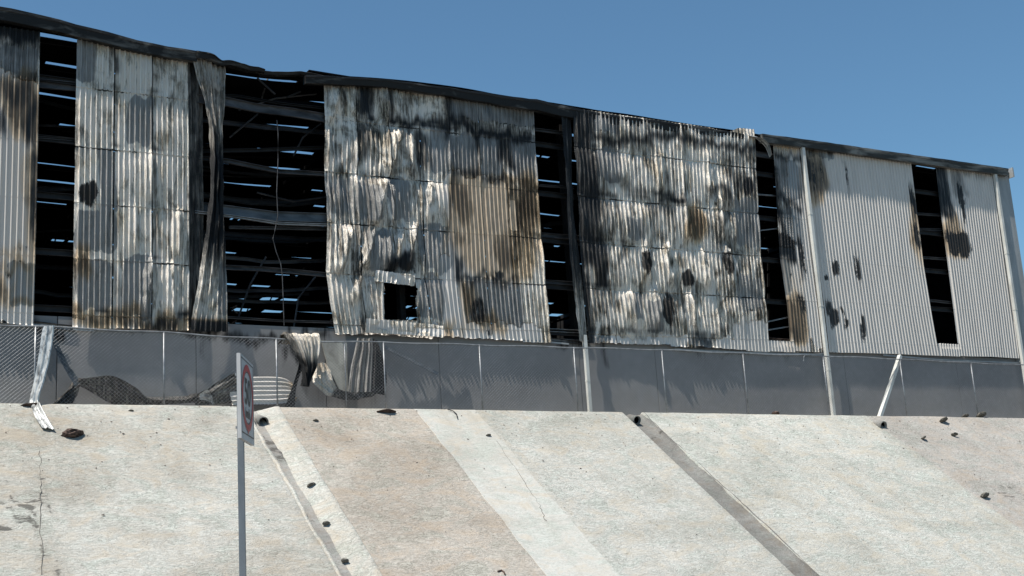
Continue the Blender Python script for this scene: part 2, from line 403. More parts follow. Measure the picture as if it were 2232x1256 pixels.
# grey base wall, one panel between joints
BW_SOOT = [(4.33,5.93,1.96,2.21,0.6),(5.88,6.83,1.74,2.27,0.9),(6.77,9.79,2.01,2.21,0.75),(9.78,13.72,1.93,2.32,1),(10.03,10.22,1.31,2.19,0.8),(12.08,13.15,1.26,2.03,0.8),(21.05,22.42,2.01,2.35,0.9),(22.95,23.13,1.54,2.25,1),(22.59,26.08,2.1,2.4,0.35),(26.43,27.01,1.79,2.33,0.6),(27.6,30.89,1.94,2.26,0.6),(12.59,15.36,0.12,1.42,0.4)]
BW_DUST = [(4.38,44.89,0.04,0.74,0.5),(18.5,21.77,0.05,1.17,0.5),(15.34,18.48,0.02,0.56,0.45),(13.28,14.13,0.64,2.07,1),(36.64,43,-0.05,1.45,0.4)]
joints = [-14, -7, .5, 6.3, 9.83, 13.5, 17.06, 22.0, 24.95, 28.6, 33.35, 39.2, XR]
for a, b in zip(joints[:-1], joints[1:]):
    nx = max(4, int((b-a)/.1)); zz = np.linspace(-.16, 2.36, 40)
    xx = np.concatenate([[a+.012, a+.012], np.linspace(a+.018, b-.018, nx), [b-.012, b-.012]])
    Xg, Zg = np.meshgrid(xx, zz)
    Yg = -.13+.006*fbm(Xg*.8, Zg*.8, 12)+rng.uniform(-.006, .006); Yg[:, 0] = .12; Yg[:, -1] = .12
    grid_mesh('wall_panel', np.stack([Xg, Yg, Zg], -1), DADO, wh,
              {'soot': field(Xg, Zg, BW_SOOT, .2, 21, .25), 'dust': field(Xg, Zg, BW_DUST, .25, 22, .3)})
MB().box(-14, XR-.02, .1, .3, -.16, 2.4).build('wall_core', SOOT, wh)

# --- cladding sheets
SOOTB = [(32.43,38.17,9.94,10.35,0.45),(39.46,43.18,9.75,10.3,0.45),(32.44,33.55,9.11,10.16,0.5),(21.99,22.97,4.43,10.12,0.85),(21.65,22.42,1.9,4.57,0.85),(22.3,24.25,9.77,10.2,0.5),(23.08,24.94,7.26,7.74,0.55),(24.86,26.01,6.52,7.17,0.5),(23.35,23.62,3.9,5.12,0.5),(21.93,23.55,5.67,7.54,0.5),(13.51,13.73,6.31,9.4,0.3),(4.07,5.8,9.47,10.69,1),(4.09,5.81,9.03,9.54,0.45),(4.66,5.72,7.87,8.63,0.6),(5.44,5.79,6.62,7.99,0.8),(5.56,5.8,4.32,6.63,0.75),(4.46,5.03,7.01,7.81,0.8),(5.31,5.66,3.92,4.06,0.6),(6.56,9.77,9.69,10.07,0.25),(7.64,7.82,9.08,9.8,0.8),(8.62,8.77,3.31,9.62,0.55),(7.6,7.72,6.86,8.8,0.6),(7.69,9.65,2.05,2.44,0.75),(7.11,7.69,2.03,2.38,0.5),(6.64,6.81,3.55,3.85,0.4),(7.56,7.7,2.28,3.92,0.7),(14.64,15.19,8.68,9.88,1),(14.59,14.96,7.27,8.55,0.7),(15.69,15.86,8.82,9.85,1),(13.57,21.05,10.01,10.35,0.5),(15.66,17.69,8.71,9.03,0.95),(16.54,17.05,7.2,8.67,0.75),(17.59,17.82,8.48,10.06,0.9),(17.74,21.03,10.03,10.37,0.6),(17.67,20.92,8.7,9.1,0.95),(19.68,20.97,9.39,9.73,0.45),(19.48,20.05,7.82,8.89,0.8),(18.65,18.81,7.44,8.76,0.9),(17.59,19.62,7.22,7.52,0.85),(15.47,16.36,4.09,4.64,0.95),(14.65,14.87,4.49,6.99,0.55),(14.37,14.59,2.58,5.43,0.5),(17.58,17.73,4.13,7.22,0.6),(17.8,19.97,4.01,4.21,0.9),(17.65,17.97,3.86,4.71,0.8),(21.88,22.26,1.89,10.08,1),(22.24,23.05,6.27,7.84,0.9),(22.24,23.14,5.06,6.29,0.8),(22.54,23.17,3.86,5.08,0.85),(21.96,25.12,8.94,9.29,0.9),(25.1,27.49,9.17,9.51,0.9),(27.47,30.21,9.27,9.61,0.9),(23.98,24.13,9.26,10.08,0.9),(22.9,23.09,9.13,9.94,0.9),(25.09,29.27,10.04,10.49,0.5),(25.1,26.46,7.19,7.55,0.85),(27.46,28.49,7.47,7.77,0.8),(23.68,23.9,5.13,7.02,0.8),(22.89,23.16,7.55,9.15,0.6),(28.73,29.79,7.69,8.38,0.6),(26.29,27.46,2.34,2.76,0.7),(22.99,25.94,2.61,2.81,0.6),(31.05,32.28,9.28,9.68,0.8),(30.81,31.08,6.31,9.23,0.9),(31.9,32.2,7.78,9.2,0.6),(30.89,32.12,7.4,7.81,0.8),(30.55,31.53,5.58,6.26,0.9),(31.61,31.87,5.03,6.4,0.8),(30.59,30.91,5.64,6.66,0.9),(30.37,30.8,2.98,5.64,0.7),(30.14,31.2,2.5,3.32,0.5),(32.49,34.13,9.83,10.19,0.9),(32.38,32.75,8.53,9.79,0.8),(32.33,33.48,8.13,9.56,0.55),(37.8,38.16,7.61,9.12,0.6),(34.35,34.49,8.19,9.56,0.6),(39.04,40.11,7.93,10.24,0.85),(39.74,41.65,9.76,10.35,0.5),(40.3,41.09,8.99,9.97,0.6),(35.98,38.26,10.03,10.31,0.5)]
SCORCHB = [(17.34,20.93,3.93,7.46,0.42),(3.99,5.83,1.92,8.57,0.12),(30.25,31.76,1.86,5.68,0.2),(4.78,5.78,6.96,8.64,0.9),(5.5,5.83,3.84,7,0.8),(4.77,5.69,3.8,3.98,0.5),(4.79,5.2,2.56,3.32,0.95),(5.04,5.7,3.46,3.7,0.7),(5.12,5.71,2.5,2.7,0.7),(6.7,7.07,3.44,3.92,1),(6.66,8.27,2.27,2.6,0.9),(8.15,9.71,2.11,2.46,0.8),(17.59,18.52,5.88,7.23,0.85),(18.7,19.06,6.54,7.34,0.5),(19.92,20.83,5.56,7.54,0.95),(19.09,19.71,4.24,5.59,0.9),(17.63,18.01,5.25,5.74,0.85),(17.76,18.31,2.89,4.02,0.8),(18.18,19.3,2.55,2.92,0.7),(19.36,20.03,7.21,7.46,0.7),(26.56,27.46,5.93,7.32,0.9),(30.43,31.72,2.68,4.34,0.95),(32.27,33.53,7.86,9.65,0.6),(31.2,32.32,9.5,10.04,0.4),(37.57,38.08,6.14,8.36,0.7),(39.28,40.74,6.11,7.81,0.6),(22.81,23.17,4.17,4.93,0.6),(17.1,17.48,2.44,2.85,0.8),(15.89,16.33,2.18,2.46,0.4),(9.65,10.71,2.02,2.52,0.9)]
BAREB = [(4.75,5.71,8.61,9.39,1),(5.13,5.71,2.55,3.64,1),(6.63,7.1,8.69,9.92,1),(7.25,7.66,5.26,6.9,1),(6.69,7.62,4.04,5.27,1),(6.71,7.59,2.49,3.8,1),(7.82,8.62,2.42,4.02,1),(7.95,8.62,7.19,8.5,0.9),(17.63,18.68,7.41,8.62,1),(18.77,19.53,7.51,8.67,1),(19.91,20.82,7.43,8.82,0.9),(17.71,20.9,9.16,10.13,0.9),(17.94,19.91,2.71,4.04,1),(17.08,17.63,7.26,8.74,1),(16.46,17.54,4.2,5.65,1),(16.42,17.3,2.69,4.08,1),(15.56,16.38,5.69,6.98,0.7),(13.46,14.53,5.52,6.84,0.55),(14.53,15.4,5.61,6.73,0.7),(14.83,15.56,4.11,5.42,0.7),(22.36,24.12,9.29,9.89,0.9),(22.96,23.97,7.6,8.72,0.9),(24.04,24.69,5.72,6.43,1),(28.77,29.82,5.86,7.54,0.8),(24.06,24.52,3.03,3.95,0.9),(24.67,25.23,2.75,3.68,1),(31.03,32.08,7.77,9.32,1),(30.83,31.95,6.15,7.48,1),(30.64,31.12,4.31,5.66,1),(32.56,33.94,9.58,10.08,1),(22.68,23.22,4.47,5.54,0.8),(22.44,23.14,2.22,2.44,0.8),(26.28,27.35,2.34,2.6,0.9),(28.46,29.7,3.57,4.87,0.6)]
ASHB = [(6.67,9.68,2.06,10.07,1),(13.45,17.6,2.09,9.98,0.5),(22.92,29.76,2.48,9.58,0.45),(6.63,7.64,8.6,9.9,0.8),(8.62,9.73,2.34,5.74,1),(9.49,9.74,2.36,10.18,0.9),(13.61,14.68,8.04,9.76,0.9),(13.44,14.49,2.17,4.44,1),(14.66,15.85,7.04,8.62,0.7),(15.18,15.62,5.37,6.92,1),(15.78,16.08,5.69,7.12,0.6),(15.38,16.42,3.81,4.09,1),(19.78,21.04,2.2,5.8,1),(25.4,28.41,7.62,9.46,1),(27.72,30.05,9.54,10.2,1),(23.51,24.06,5.13,7.33,0.8),(24.68,27.79,4.36,5.96,0.75),(23.26,24.91,2.72,4.55,0.7),(26,29.19,2.78,4.14,0.7),(9.96,10.72,2.4,3.41,1),(31.09,32.34,9.64,10.03,0.8),(23.34,26.31,2.22,3.06,0.9)]
PAINTB = [(3.99,5.83,1.92,8.57,1),(6.55,7.17,2,2.36,1),(17.49,19.75,4.04,7.32,1),(19.78,20.03,5.74,6.64,0.9),(17.36,17.9,2.17,4.06,1),(17.7,20.59,2.16,2.8,1),(17.14,17.76,2.17,4.69,1),(14.74,17.55,2.05,2.66,0.9),(23.14,26.27,2.06,2.62,1),(27.41,30.26,1.8,2.68,1),(28.25,30.31,1.82,3.42,0.6),(30.27,31.79,1.86,6.02,1),(31.52,46.03,1.88,11.12,1)]
MARKB = [(33.15,33.56,5.11,5.63,1),(32.74,32.97,4.9,5.18,1),(32.65,32.97,3.58,4.18,1),(32.78,33.18,3.19,3.87,1),(33.27,33.59,3.65,4.02,0.9),(33.41,33.66,3.08,3.72,1),(34.26,34.52,4.86,6.05,1),(34.17,34.5,2.7,3.76,1),(37.77,38.13,7.79,8.92,1),(37.63,37.98,6.14,7.62,1),(39.43,40.22,6.18,7.33,1),(39.9,40.7,6.14,7.46,1),(39.36,39.68,6.82,7.54,1),(40.47,40.79,7.46,9.69,1),(34.4,34.52,8.16,9.62,0.9),(31.61,31.87,4.86,6.57,1),(32.34,32.57,7.99,9.78,0.9),(32.77,32.95,7.86,9.65,0.9),(33.12,33.29,8.6,9.68,0.9),(6.66,7.22,5.29,5.95,1),(24.45,25.05,4.51,5.45,0.9),(25.26,25.79,2.9,4.02,0.9),(26.1,26.76,4.3,4.94,0.9),(27.88,28.6,4.81,5.71,0.8),(29.11,29.79,7.75,8.4,0.9),(19.68,19.78,5.43,6.4,0.6),(17.79,17.98,3.79,4.15,0.9),(18.99,19.4,4.06,4.38,0.9),(18.64,18.88,2.15,2.92,0.9),(30.58,31.57,5.66,6.6,1),(31.39,31.7,3.52,4.36,0.8),(18.05,18.68,2.59,3.61,0.8),(5.2,5.24,3.9,4.04,1),(5.33,5.37,3.91,4.05,1),(5.47,5.52,3.9,4.09,1),(5,5.21,3.09,3.32,0.9),(15.47,15.69,4.03,4.55,1),(15.72,16.36,4.06,4.44,1),(14.68,14.78,5.73,6.92,0.7),(13.34,13.82,2.13,2.28,0.9)]
FLATB = [(3.96,5.81,1.92,10.66,1),(17.44,20.6,2.15,7.37,1),(17.67,20.92,7.31,10.37,0.6),(30.54,46.03,1.86,11.04,1),(6.64,7.68,2.02,5.42,0.8),(7.25,7.66,5.33,6.97,0.7),(27.45,30.3,1.8,3.24,0.8)]

def seam_shade(X, Z):  # crease shade along the girt seams, painted as a broken dark band
    d = np.min(np.abs(Z[..., None]+.03*fbm(X*1.7, X*0, 44)[..., None]-.012*(X[..., None]-12)*(X[..., None] > 12)-np.array(SEAMS)), axis=-1)
    return .62*(1-sstep(.02, .09, d))*(.6+.6*vnoise(X*2.3, Z*2, 45))
def fields(X, Z):
    paint = field(X, Z, PAINTB, .12, 31, .12)
    bare = field(X, Z, BAREB, .07, 34, .09)
    ring = np.exp(-((bare-.45)/.22)**2)*np.clip(.45+.9*fbm(X*1.3, Z*1.1, 61, 2), 0, 1)
    mark = field(X, Z, MARKB, .13, 36, .10, 1)
    return {'burn': 1-paint, 'soot': np.minimum(1, field(X, Z, SOOTB, .16, 32, .16)+.45*seam_shade(X, Z)*(1-paint)),
            'scorch': field(X, Z, SCORCHB, .28, 33, .2, 1), 'bare': bare, 'ash': field(X, Z, ASHB, .3, 35, .2),
            'mark': np.maximum(mark, .75*ring*(bare < .9))}
FOLDS = [
    ([(16.06,8.5),(15.81,7.75),(15.6,7.02)], .20, .5), ([(15.54,6.93),(15.3,6.2),(15.06,5.34)], .22, .5), ([(15.74,6.81),(15.6,5.67),(15.42,4.13)], .16, .35),
    ([(16.04,5.53),(15.83,4.85),(15.68,4.17)], .16, .3), ([(16.47,5.63),(16.28,4.88),(16.13,4.2)], .15, .3), ([(14.35,5.35),(14.14,4.58),(13.92,3.89)], .16, .4), ([(14.71,4.49),(14.54,3.8),(14.37,3.11)], .14, .35),
    ([(15.03,5.34),(14.82,4.5),(14.73,4.08)], .14, .3), ([(16.49,8.48),(16.39,7.74),(16.3,7.18)], .10, .3), ([(14.07,9.53),(13.97,8.87),(13.85,8.46)], .12, .4), ([(17.03,6.94),(16.9,6.21),(16.9,5.69)], .10, .25),
    ([(24.75,5.76),(24.75,5.05),(24.83,4.36)], .12, .3), ([(25.73,5.76),(25.59,5.11),(25.77,4.34)], .14, .3), ([(27.04,5.7),(27.25,4.91),(27.24,4.35)], .14, .3), ([(28.26,5.87),(28.34,5.14),(28.41,4.42)], .12, .3),
    ([(24.03,4.08),(24.1,3.33),(24.17,2.8)], .12, .3), ([(25.06,4.22),(25.12,3.53),(25,2.83)], .14, .35), ([(26.47,4.07),(26.55,3.45),(26.64,2.9)], .12, .3), ([(26.46,7.42),(26.6,6.63),(26.68,5.91)], .12, .4), ([(28.07,7.58),(28.09,6.76),(28.08,6.02)], .12, .35), ([(25.66,8.97),(25.72,8.16),(25.69,7.51)], .10, .4), ([(27.66,9.2),(27.76,8.38),(27.77,7.63)], .10, .4),
    ([(8.62,4.05),(8.53,3.17),(8.46,2.43)], .12, .25), ([(9.42,5.45),(9.33,4.73),(9.38,4.1)], .10, .3), ([(9.17,4.03),(9.13,3.21),(9.23,2.47)], .10, .3), ([(8.26,5.53),(8.17,4.76),(8.26,4.15)], .06, .3), ([(8.65,6.98),(8.57,6.2),(8.62,5.56)], .08, .25)]
def folds(X, Z, seed):
    Y = np.zeros_like(X)
    for P, amp, w in FOLDS:
        z1, z0 = P[0][1], P[-1][1]
        if X.max() < min(q[0] for q in P)-.8 or X.min() > max(q[0] for q in P)+.8: continue
        d = X-poly_x(P, Z)+.03*vnoise(Z*6, Z*0, seed+3)
        e = sstep(z0-.12, z0+.25, Z)*(1-sstep(z1-.25, z1+.12, Z))
        pr = np.where(d < 0, np.clip(1+d/w, 0, 1)**1.2, np.clip(1-d/(w*.22), 0, 1))
        Y = Y+amp*e*pr
    return Y
PITCH = .1457
RIBF = np.array([0, .22, .44, .62, .68, .92]); RIBH = np.array([0, 0, 0, 0, 1, 1])
def ribs(nr):
    u = np.concatenate([(RIBF+k) for k in range(nr)]+[[nr]])/nr
    h = np.concatenate([RIBH]*nr+[[0]]).astype(float)
    return u, h
def poly_x(P, Z):
    P = sorted(P, key=lambda q: q[1]); return np.interp(Z, [q[1] for q in P], [q[0] for q in P])
def poly_z(P, X):
    P = sorted(P); return np.interp(X, [q[0] for q in P], [q[1] for q in P])
def group(L, R, n, top, bot, seed, crumple=1.0, Y0=YC, holes=(), gap=.0, lean=0.0, name='cladding_sheet', nrib=None, curl=.05):
    r2 = random.Random(seed)
    for i in range(n):
        ua, ub = i/n, (i+1)/n
        wX = (poly_x(R, 6)-poly_x(L, 6))/n
        nr = nrib or max(2, int(round(wX/PITCH)))
        u, h = ribs(nr)
        zt = max(q[1] for q in top); zb = min(q[1] for q in bot)
        zl = list(np.arange(zb-.05, zt+.05, .075))
        for q in SEAMS:
            zl = [z for z in zl if abs(z-q) > .05]+[q-.045, q-.016, q-.004, q+.004, q+.03]
        zl = np.array(sorted(zl))[::-1]; nz = len(zl)
        V, U = np.meshgrid(np.linspace(0, 1, nz), u, indexing='ij')
        Hh = np.broadcast_to(h, U.shape)
        Xm = poly_x(L, 6)+(poly_x(R, 6)-poly_x(L, 6))*(ua+(ub-ua)*U)
        Zt = poly_z(top, Xm); Zb = poly_z(bot, Xm)
        Zb = Zb+ (r2.uniform(-.03, .03))*crumple
        Zw = .05*fbm(Xm*.35, Xm*0+2, 46, 2)+.010*(Xm-24)
        Z = np.clip(zl[:, None]+Zw, Zb, Zt); V = (Zt-Z)/np.maximum(Zt-Zb, .01); zs = Z-Zw
        uu = ua+(ub-ua)*(U*(1-gap)+gap/2)
        X = poly_x(L, Z)*(1-uu)+poly_x(R, Z)*uu
        flat = field(X, Z, FLATB, .3, 51, .2)
        am = crumple*(1-flat)
        am = am*np.clip(.75+.6*fbm(X*.5, Z*.45, seed+3, 2), .25, 1.3)
        # pinned to the girts, slack between them
        ph = np.interp(zs, [0]+SEAMS+[10.2, 12], np.arange(len(SEAMS)+3))
        slack = np.abs(np.sin(np.pi*(ph+.10*fbm(X*.9, Z*.2, seed+58, 2))))**.8
        big = .06*fbm(X*1.1, Z*.55, seed+11, 2)
        vert = .045*(1-2.2*np.abs(fbm(X*2.3+.35*Z, Z*.55, seed+21, 2)))
        fine = .020*fbm(X*9, Z*3.0, seed+31, 3)
        seam = np.exp(-((ph-np.round(ph))/.045)**2)
        cell = vnoise(np.floor(ph)*7.31+i*3.7, np.floor(ph)*0+seed*1.9, seed+55)
        pillow = .085*(.15+.85*cell)*np.sin(np.pi*U)**.8*slack
        lap = np.max(np.stack([np.where((zs >= q) & (zs < q+.07), 1-(zs-q)/.07, 0) for q in SEAMS]), 0)
        groove = .006*seam*np.clip(.6+.8*fbm(X*1.7, Z*0+np.round(ph)*3, seed+57, 2), 0, 1.3)
        ribk = 1-np.clip(am*(.22+.6*fbm(X*1.3, Z*.8, seed+71, 2)), 0, .8)
        curlv = curl*(sstep(.80, 1, U)*(.4+.6*vnoise(Z*.9, Z*0+i, seed+41)))*(1-flat)*(.3+.7*slack)
        Y = Y0-.052*Hh*ribk*(1-.6*seam*np.clip(am, 0, 1))-am*(slack*(big+vert+.012)+pillow-groove+fine+.012*seam*fbm(X*14, Z*20, seed+61, 2))-np.maximum(curlv, -.01)*min(1, crumple)-.020*lap*(1-flat*.6)*min(1, crumple*2)
        Y = Y-lean*(1-V)-.006*(i % 2)-folds(X, Z, seed)
        X = X+am*.022*fbm(X*1.5, Z*1.4, seed+81, 2)*slack
        if crumple > .3: Z = Z+am*.035*np.where(V > .97, fbm(X*8, Z*0, seed+91, 2), 0)
        keep = None
        fz = (Z[:-1, :-1]+Z[1:, 1:])/2; fx = (X[:-1, :-1]+X[1:, 1:])/2
        for (a, b, c, d, s) in holes:
            jx = .05*fbm(fz*4, fx*0+2, seed+7, 2); jz = .05*fbm(fx*5, fz*0, seed+8, 2)
            m = (fx+jx > a) & (fx+jx < b) & (fz+jz > c) & (fz+jz < d)
            keep = ~m if keep is None else keep & ~m
        dseam = np.min(np.abs(zs[..., None]+.008-np.array(SEAMS)), axis=-1)
        keep0 = (Z[:-1, :-1]-Z[1:, 1:]) > 1e-4
        keep = keep0 if keep is None else keep & keep0
        at = fields(X, Z)
        at['mark'] = np.maximum(at['mark'], .95*(dseam < .012)*np.clip(.55+.9*fbm(X*1.9, zs*0+np.round(ph), seed+59, 2), 0, 1)*np.clip(at['burn']+.0, 0, 1))  # thin dark line painted just below each lap edge
        at['rnd'] = np.full(X.shape, r2.random())
        grid_mesh(name, np.stack([X, Y, Z], -1), CLAD, wh, at, keep)

# left end out of view, then the groups in view from left to right
group([(-14, 12), (-14, 0)], [(-.3, 12), (-.3, 0)], 13, [(-14, 10.05), (0, 10.05)], [(-14, 2.2), (0, 2.2)], 1, .2)
group([(-.3, 12), (-.3, 0)], [(5.72,10.31),(5.72,7.63),(5.72,5.16),(5.71,3.36),(5.7,2.05)], 6, [(-2, 10.05), (8, 10.05)], [(1.89,2.12),(4.92,2.11),(5.73,2.05)], 2, .25)
group([(6.64,9.98),(6.63,8.39),(6.63,6.49),(6.62,4.63),(6.62,2.05)], [(9.64,9.91),(9.65,8.16),(9.65,5.53),(9.65,3.62),(9.61,2.09)], 3, [(6.56,9.99),(7.64,9.92),(8.68,9.86),(9.66,9.86)], [(6.55,2.08),(7.11,2.06),(8.27,2.09),(9.71,2.1)], 3, .5, gap=.03)
group([(13.61,9.71),(13.63,8.4),(13.57,6.86),(13.61,5.49),(13.52,4),(13.61,3.07),(13.75,2.18)], [(20.87,10.04),(20.81,8.09),(20.8,6.12),(20.83,4.34),(20.86,3.02),(20.9,2.23)], 7,
      [(13.57,9.7),(14.73,9.76),(16.56,9.88),(18.14,9.95),(19.46,9.98),(20.99,10.01)], [(13.55,2.2),(14.73,2.22),(16.18,2.21),(17.69,2.2),(19.26,2.21),(20.98,2.2)], 4, 1.35, gap=.03,
      holes=[(15.25,16.32,2.66,3.85,1)], curl=.09)
group([(22.22,9.99),(22.19,7.47),(22.19,5.03),(22.26,3.24),(22.33,2.24)], [(29.99,10.25),(29.83,7.92),(29.75,5.57),(29.76,3.6),(29.77,2.19)], 7,
      [(22.13,9.98),(24.05,9.98),(25.57,10.01),(27.55,10.03),(28.57,9.96),(29.01,10.18),(30.08,10.25)], [(22.34,2.24),(24.39,2.25),(25.32,2.28),(26.64,2.25),(28.2,2.2),(29.83,2.19)], 5, 1.1, gap=.02, curl=.06, lean=.20)
group([(31.01,9.95),(30.87,7.85),(30.73,5.64),(30.82,3.99),(30.77,2.59)], [(32.34,10.07),(32.3,7.99),(32.32,5.76),(32.37,3.73),(32.36,2.24)], 1,
      [(30.9,9.93),(32.46,10.01)], [(30.31,2.62),(30.9,2.61),(30.93,2.26),(32.4,2.24)], 6, .25)
group([(32.5,9.98),(32.53,8.01),(32.54,5.77),(32.59,3.74),(32.58,2.28)], [(38.04,10.08),(38.01,7.99),(37.98,5.8),(38.06,3.83),(38.16,2.25)], 5,
      [(32.41,9.97),(38.21,10.02)], [(32.52,2.28),(34.66,2.26),(38.25,2.22)], 7, .12)
group([(39.48,10.2),(39.39,8.12),(39.37,5.9),(39.34,3.89),(39.31,2.25)], [(43.02,10.13),(43.01,8.26),(42.96,5.95),(42.93,4.06),(42.87,2.3)], 3,
      [(39.26,10.14),(43.16,10.11)], [(39.14,2.24),(42.96,2.25)], 8, .12)
group([(38.21,3.84),(38.2,2.22)], [(39.39,3.9),(39.31,2.25)], 1, [(37.86,2.8),(39.5,2.79)], [(38.01,2.24),(39.38,2.22)], 9, .1)
group([(29.75,3.44),(29.77,2.19)], [(30.9,3.5),(30.93,2.22)], 1, [(29.47,2.59),(30.94,2.61)], [(29.42,2.21),(30.99,2.21)], 10, .5)
# corner trim at the far end
MB().box(42.72, XR, -.285, .2, 2.2, 10.2).build('corner_trim', TRIM, wh)

# --- strips of cladding that hang loose
def ribbon(name, spine, widths, nr, amp, seed, parent=None, mat=None, ncross=None, attrs=None, rib=.028, rows=70, wrink=1.0, kink=False):
    S = np.array([list(p) for p in spine], float); Wd = np.array([list(p) for p in widths], float)
    t = np.concatenate([[0], np.cumsum(np.linalg.norm(np.diff(S, axis=0), axis=1))]); L = t[-1]; t = t/L
    tt = np.linspace(0, 1, rows)
    def smooth(A):
        if kink: return np.stack([np.interp(tt, t, A[:, k]) for k in range(3)], 1)
        # Catmull-Rom through the stations
        out = np.zeros((rows, 3)); 
        for k, q in enumerate(tt):
            i = min(max(np.searchsorted(t, q)-1, 0), len(t)-2); a = (q-t[i])/max(t[i+1]-t[i], 1e-6)
            p1, p2 = A[i], A[i+1]; p0 = A[i-1] if i > 0 else 2*p1-p2; p3 = A[i+2] if i+2 < len(A) else 2*p2-p1
            out[k] = .5*((2*p1)+(-p0+p2)*a+(2*p0-5*p1+4*p2-p3)*a*a+(-p0+3*p1-3*p2+p3)*a**3)
        return out
    C_ = smooth(S); W_ = smooth(Wd)
    T = np.gradient(C_, axis=0); N = np.cross(T, W_); N /= np.maximum(np.linalg.norm(N, axis=1, keepdims=True), 1e-6)
    u, h = ribs(nr)
    U, Q = np.meshgrid(u, tt*L)
    wl = np.linalg.norm(W_, axis=1, keepdims=True)
    real = nr*PITCH
    depth = np.clip((real-wl)/real, 0, 1)      # a strip narrower than its flat width is folded up
    fold = depth*.11*np.sin(U*math.pi*(2+nr*.55)+1.2*vnoise(Q*.8, Q*0, seed))
    cr = amp*(.9*fbm(U*real*2.6, Q*1.5, seed, 3)+.35*fbm(U*real*11, Q*5, seed+5, 3)*wrink)
    Hh = rib*np.broadcast_to(h, U.shape)*(1-.5*depth)+fold+cr
    P = C_[:, None, :]+(U-.5)[..., None]*W_[:, None, :]+Hh[..., None]*N[:, None, :]
    P += (T/np.linalg.norm(T, axis=1, keepdims=True))[:, None, :]*(amp*.6*fbm(U*5, Q*.3, seed+9))[..., None]
    base = {'burn': np.ones_like(U), 'soot': np.zeros_like(U), 'scorch': np.zeros_like(U), 'bare': np.zeros_like(U), 'ash': np.full_like(U, .4)}
    for k, fn in (attrs or {}).items(): base[k] = fn(U, Q/L)*np.ones_like(U)
    base['rnd'] = np.full_like(U, (seed*.37) % 1)
    return grid_mesh(name, P, mat or CLAD, parent, base)
# twisted strip beside the widest opening: wide at the top, wrung thin, flared at the bottom
ribbon('hanging_sheet', [(10.16,-0.36,9.87),(10.21,-0.36,9.54),(10.32,-0.36,8.68),(10.4,-0.36,7.75),(10.4,-0.36,7.02),(10.39,-0.36,6.22),(10.36,-0.36,5.31),(10.33,-0.36,4.66),(10.25,-0.36,3.63),(10.18,-0.36,2.87),(10.12,-0.36,2.09)],
       [(1.0, .05, 0), (.95, .1, .05), (.62, .15, .1), (.43, .12, 0), (.38, .14, 0), (.36, .1, 0), (.46, .12, 0), (.56, .1, 0), (.76, .08, 0), (.9, .05, 0), (1.02, .05, 0)], 7, .085, 61, wh, rows=130, kink=True, rib=.05,
       attrs={'soot': lambda u, v: .5*sstep(.25, .45, v)*(1-sstep(.62, .8, v))+.55+.4*sstep(.955, .975, v)-.25*sstep(.72, .85, v)*(1-sstep(.93, .96, v)), 'scorch': lambda u, v: .5*sstep(.3, .5, v)*(1-sstep(.6, .7, v))+.9*sstep(.95, .97, v), 'ash': lambda u, v: .5+.5*sstep(.75, .9, v), 'bare': lambda u, v: .9*sstep(.55, .8, u)*sstep(.7, .8, v)*(1-sstep(.93, .96, v))})
ribbon('hanging_sheet', [(9.84,-0.18,9.76),(9.85,-0.18,7.54),(9.85,-0.18,4.92),(9.83,-0.18,2.2)], [(.55, .1, 0), (.4, .1, 0), (.42, .1, 0), (.55, .1, 0)], 4, .03, 62, wh, attrs={'soot': lambda u, v: .75, 'ash': lambda u, v: .1})
ribbon('hanging_sheet', [(22,-0.36,9.84),(21.95,-0.36,8.03),(21.94,-0.36,6.19),(21.96,-0.36,4.83),(22,-0.36,3.64),(22.01,-0.36,2.25)],
       [(.45, .15, 0), (.38, .2, 0), (.36, .25, 0), (.5, .25, 0), (.5, .25, 0), (.42, .2, 0)], 4, .04, 63, wh,
       attrs={'soot': lambda u, v: .95-.45*sstep(.6, .85, v), 'ash': lambda u, v: .2+.3*sstep(.6, .9, v)})
# torn lips round the small square hole
ribbon('torn_flap', [(15.63,-0.42,4.04),(15.61,-0.42,3.91),(15.58,-0.42,3.71)], [(1.25, -.03, -.05), (1.3, 0, -.05), (1.3, .05, -.04)], 9, .06, 64, wh, rows=18, attrs={'ash': lambda u, v: 1.0, 'burn': lambda u, v: .45+.5*vnoise(u*7, v*3, 5), 'soot': lambda u, v: .3*vnoise(u*11, v*2, 9)})
ribbon('torn_flap', [(15.16,-0.36,3.78),(15.14,-0.36,3.27),(15.13,-0.36,2.59)], [(.16, -.12, 0), (.14, -.14, 0), (.16, -.1, 0)], 2, .03, 65, wh, rows=40, attrs={'ash': lambda u, v: 1.0})
ribbon('torn_flap', [(15.89,-0.4,2.59),(15.88,-0.4,2.4),(15.86,-0.4,2.21)], [(2.5, .12, -.12), (2.5, .05, -.1), (2.45, -.02, -.08)], 17, .05, 66, wh, rows=20, attrs={'ash': lambda u, v: .9, 'burn': lambda u, v: .55+.3*vnoise(u*9, v*2, 3)})
# curled flashing by the fourth gap
ribbon('bent_flashing', [(29.61,-0.5,9.93),(29.99,-0.5,9.91),(30.24,-0.5,9.84),(30.47,-0.5,9.66),(30.59,-0.5,9.29)], [(.02, .3, .12), (.02, .3, .1), (.05, .3, .05), (.08, .3, 0), (.1, .25, 0)], 2, .015, 67, wh, mat=WHITEMETAL, rows=30)

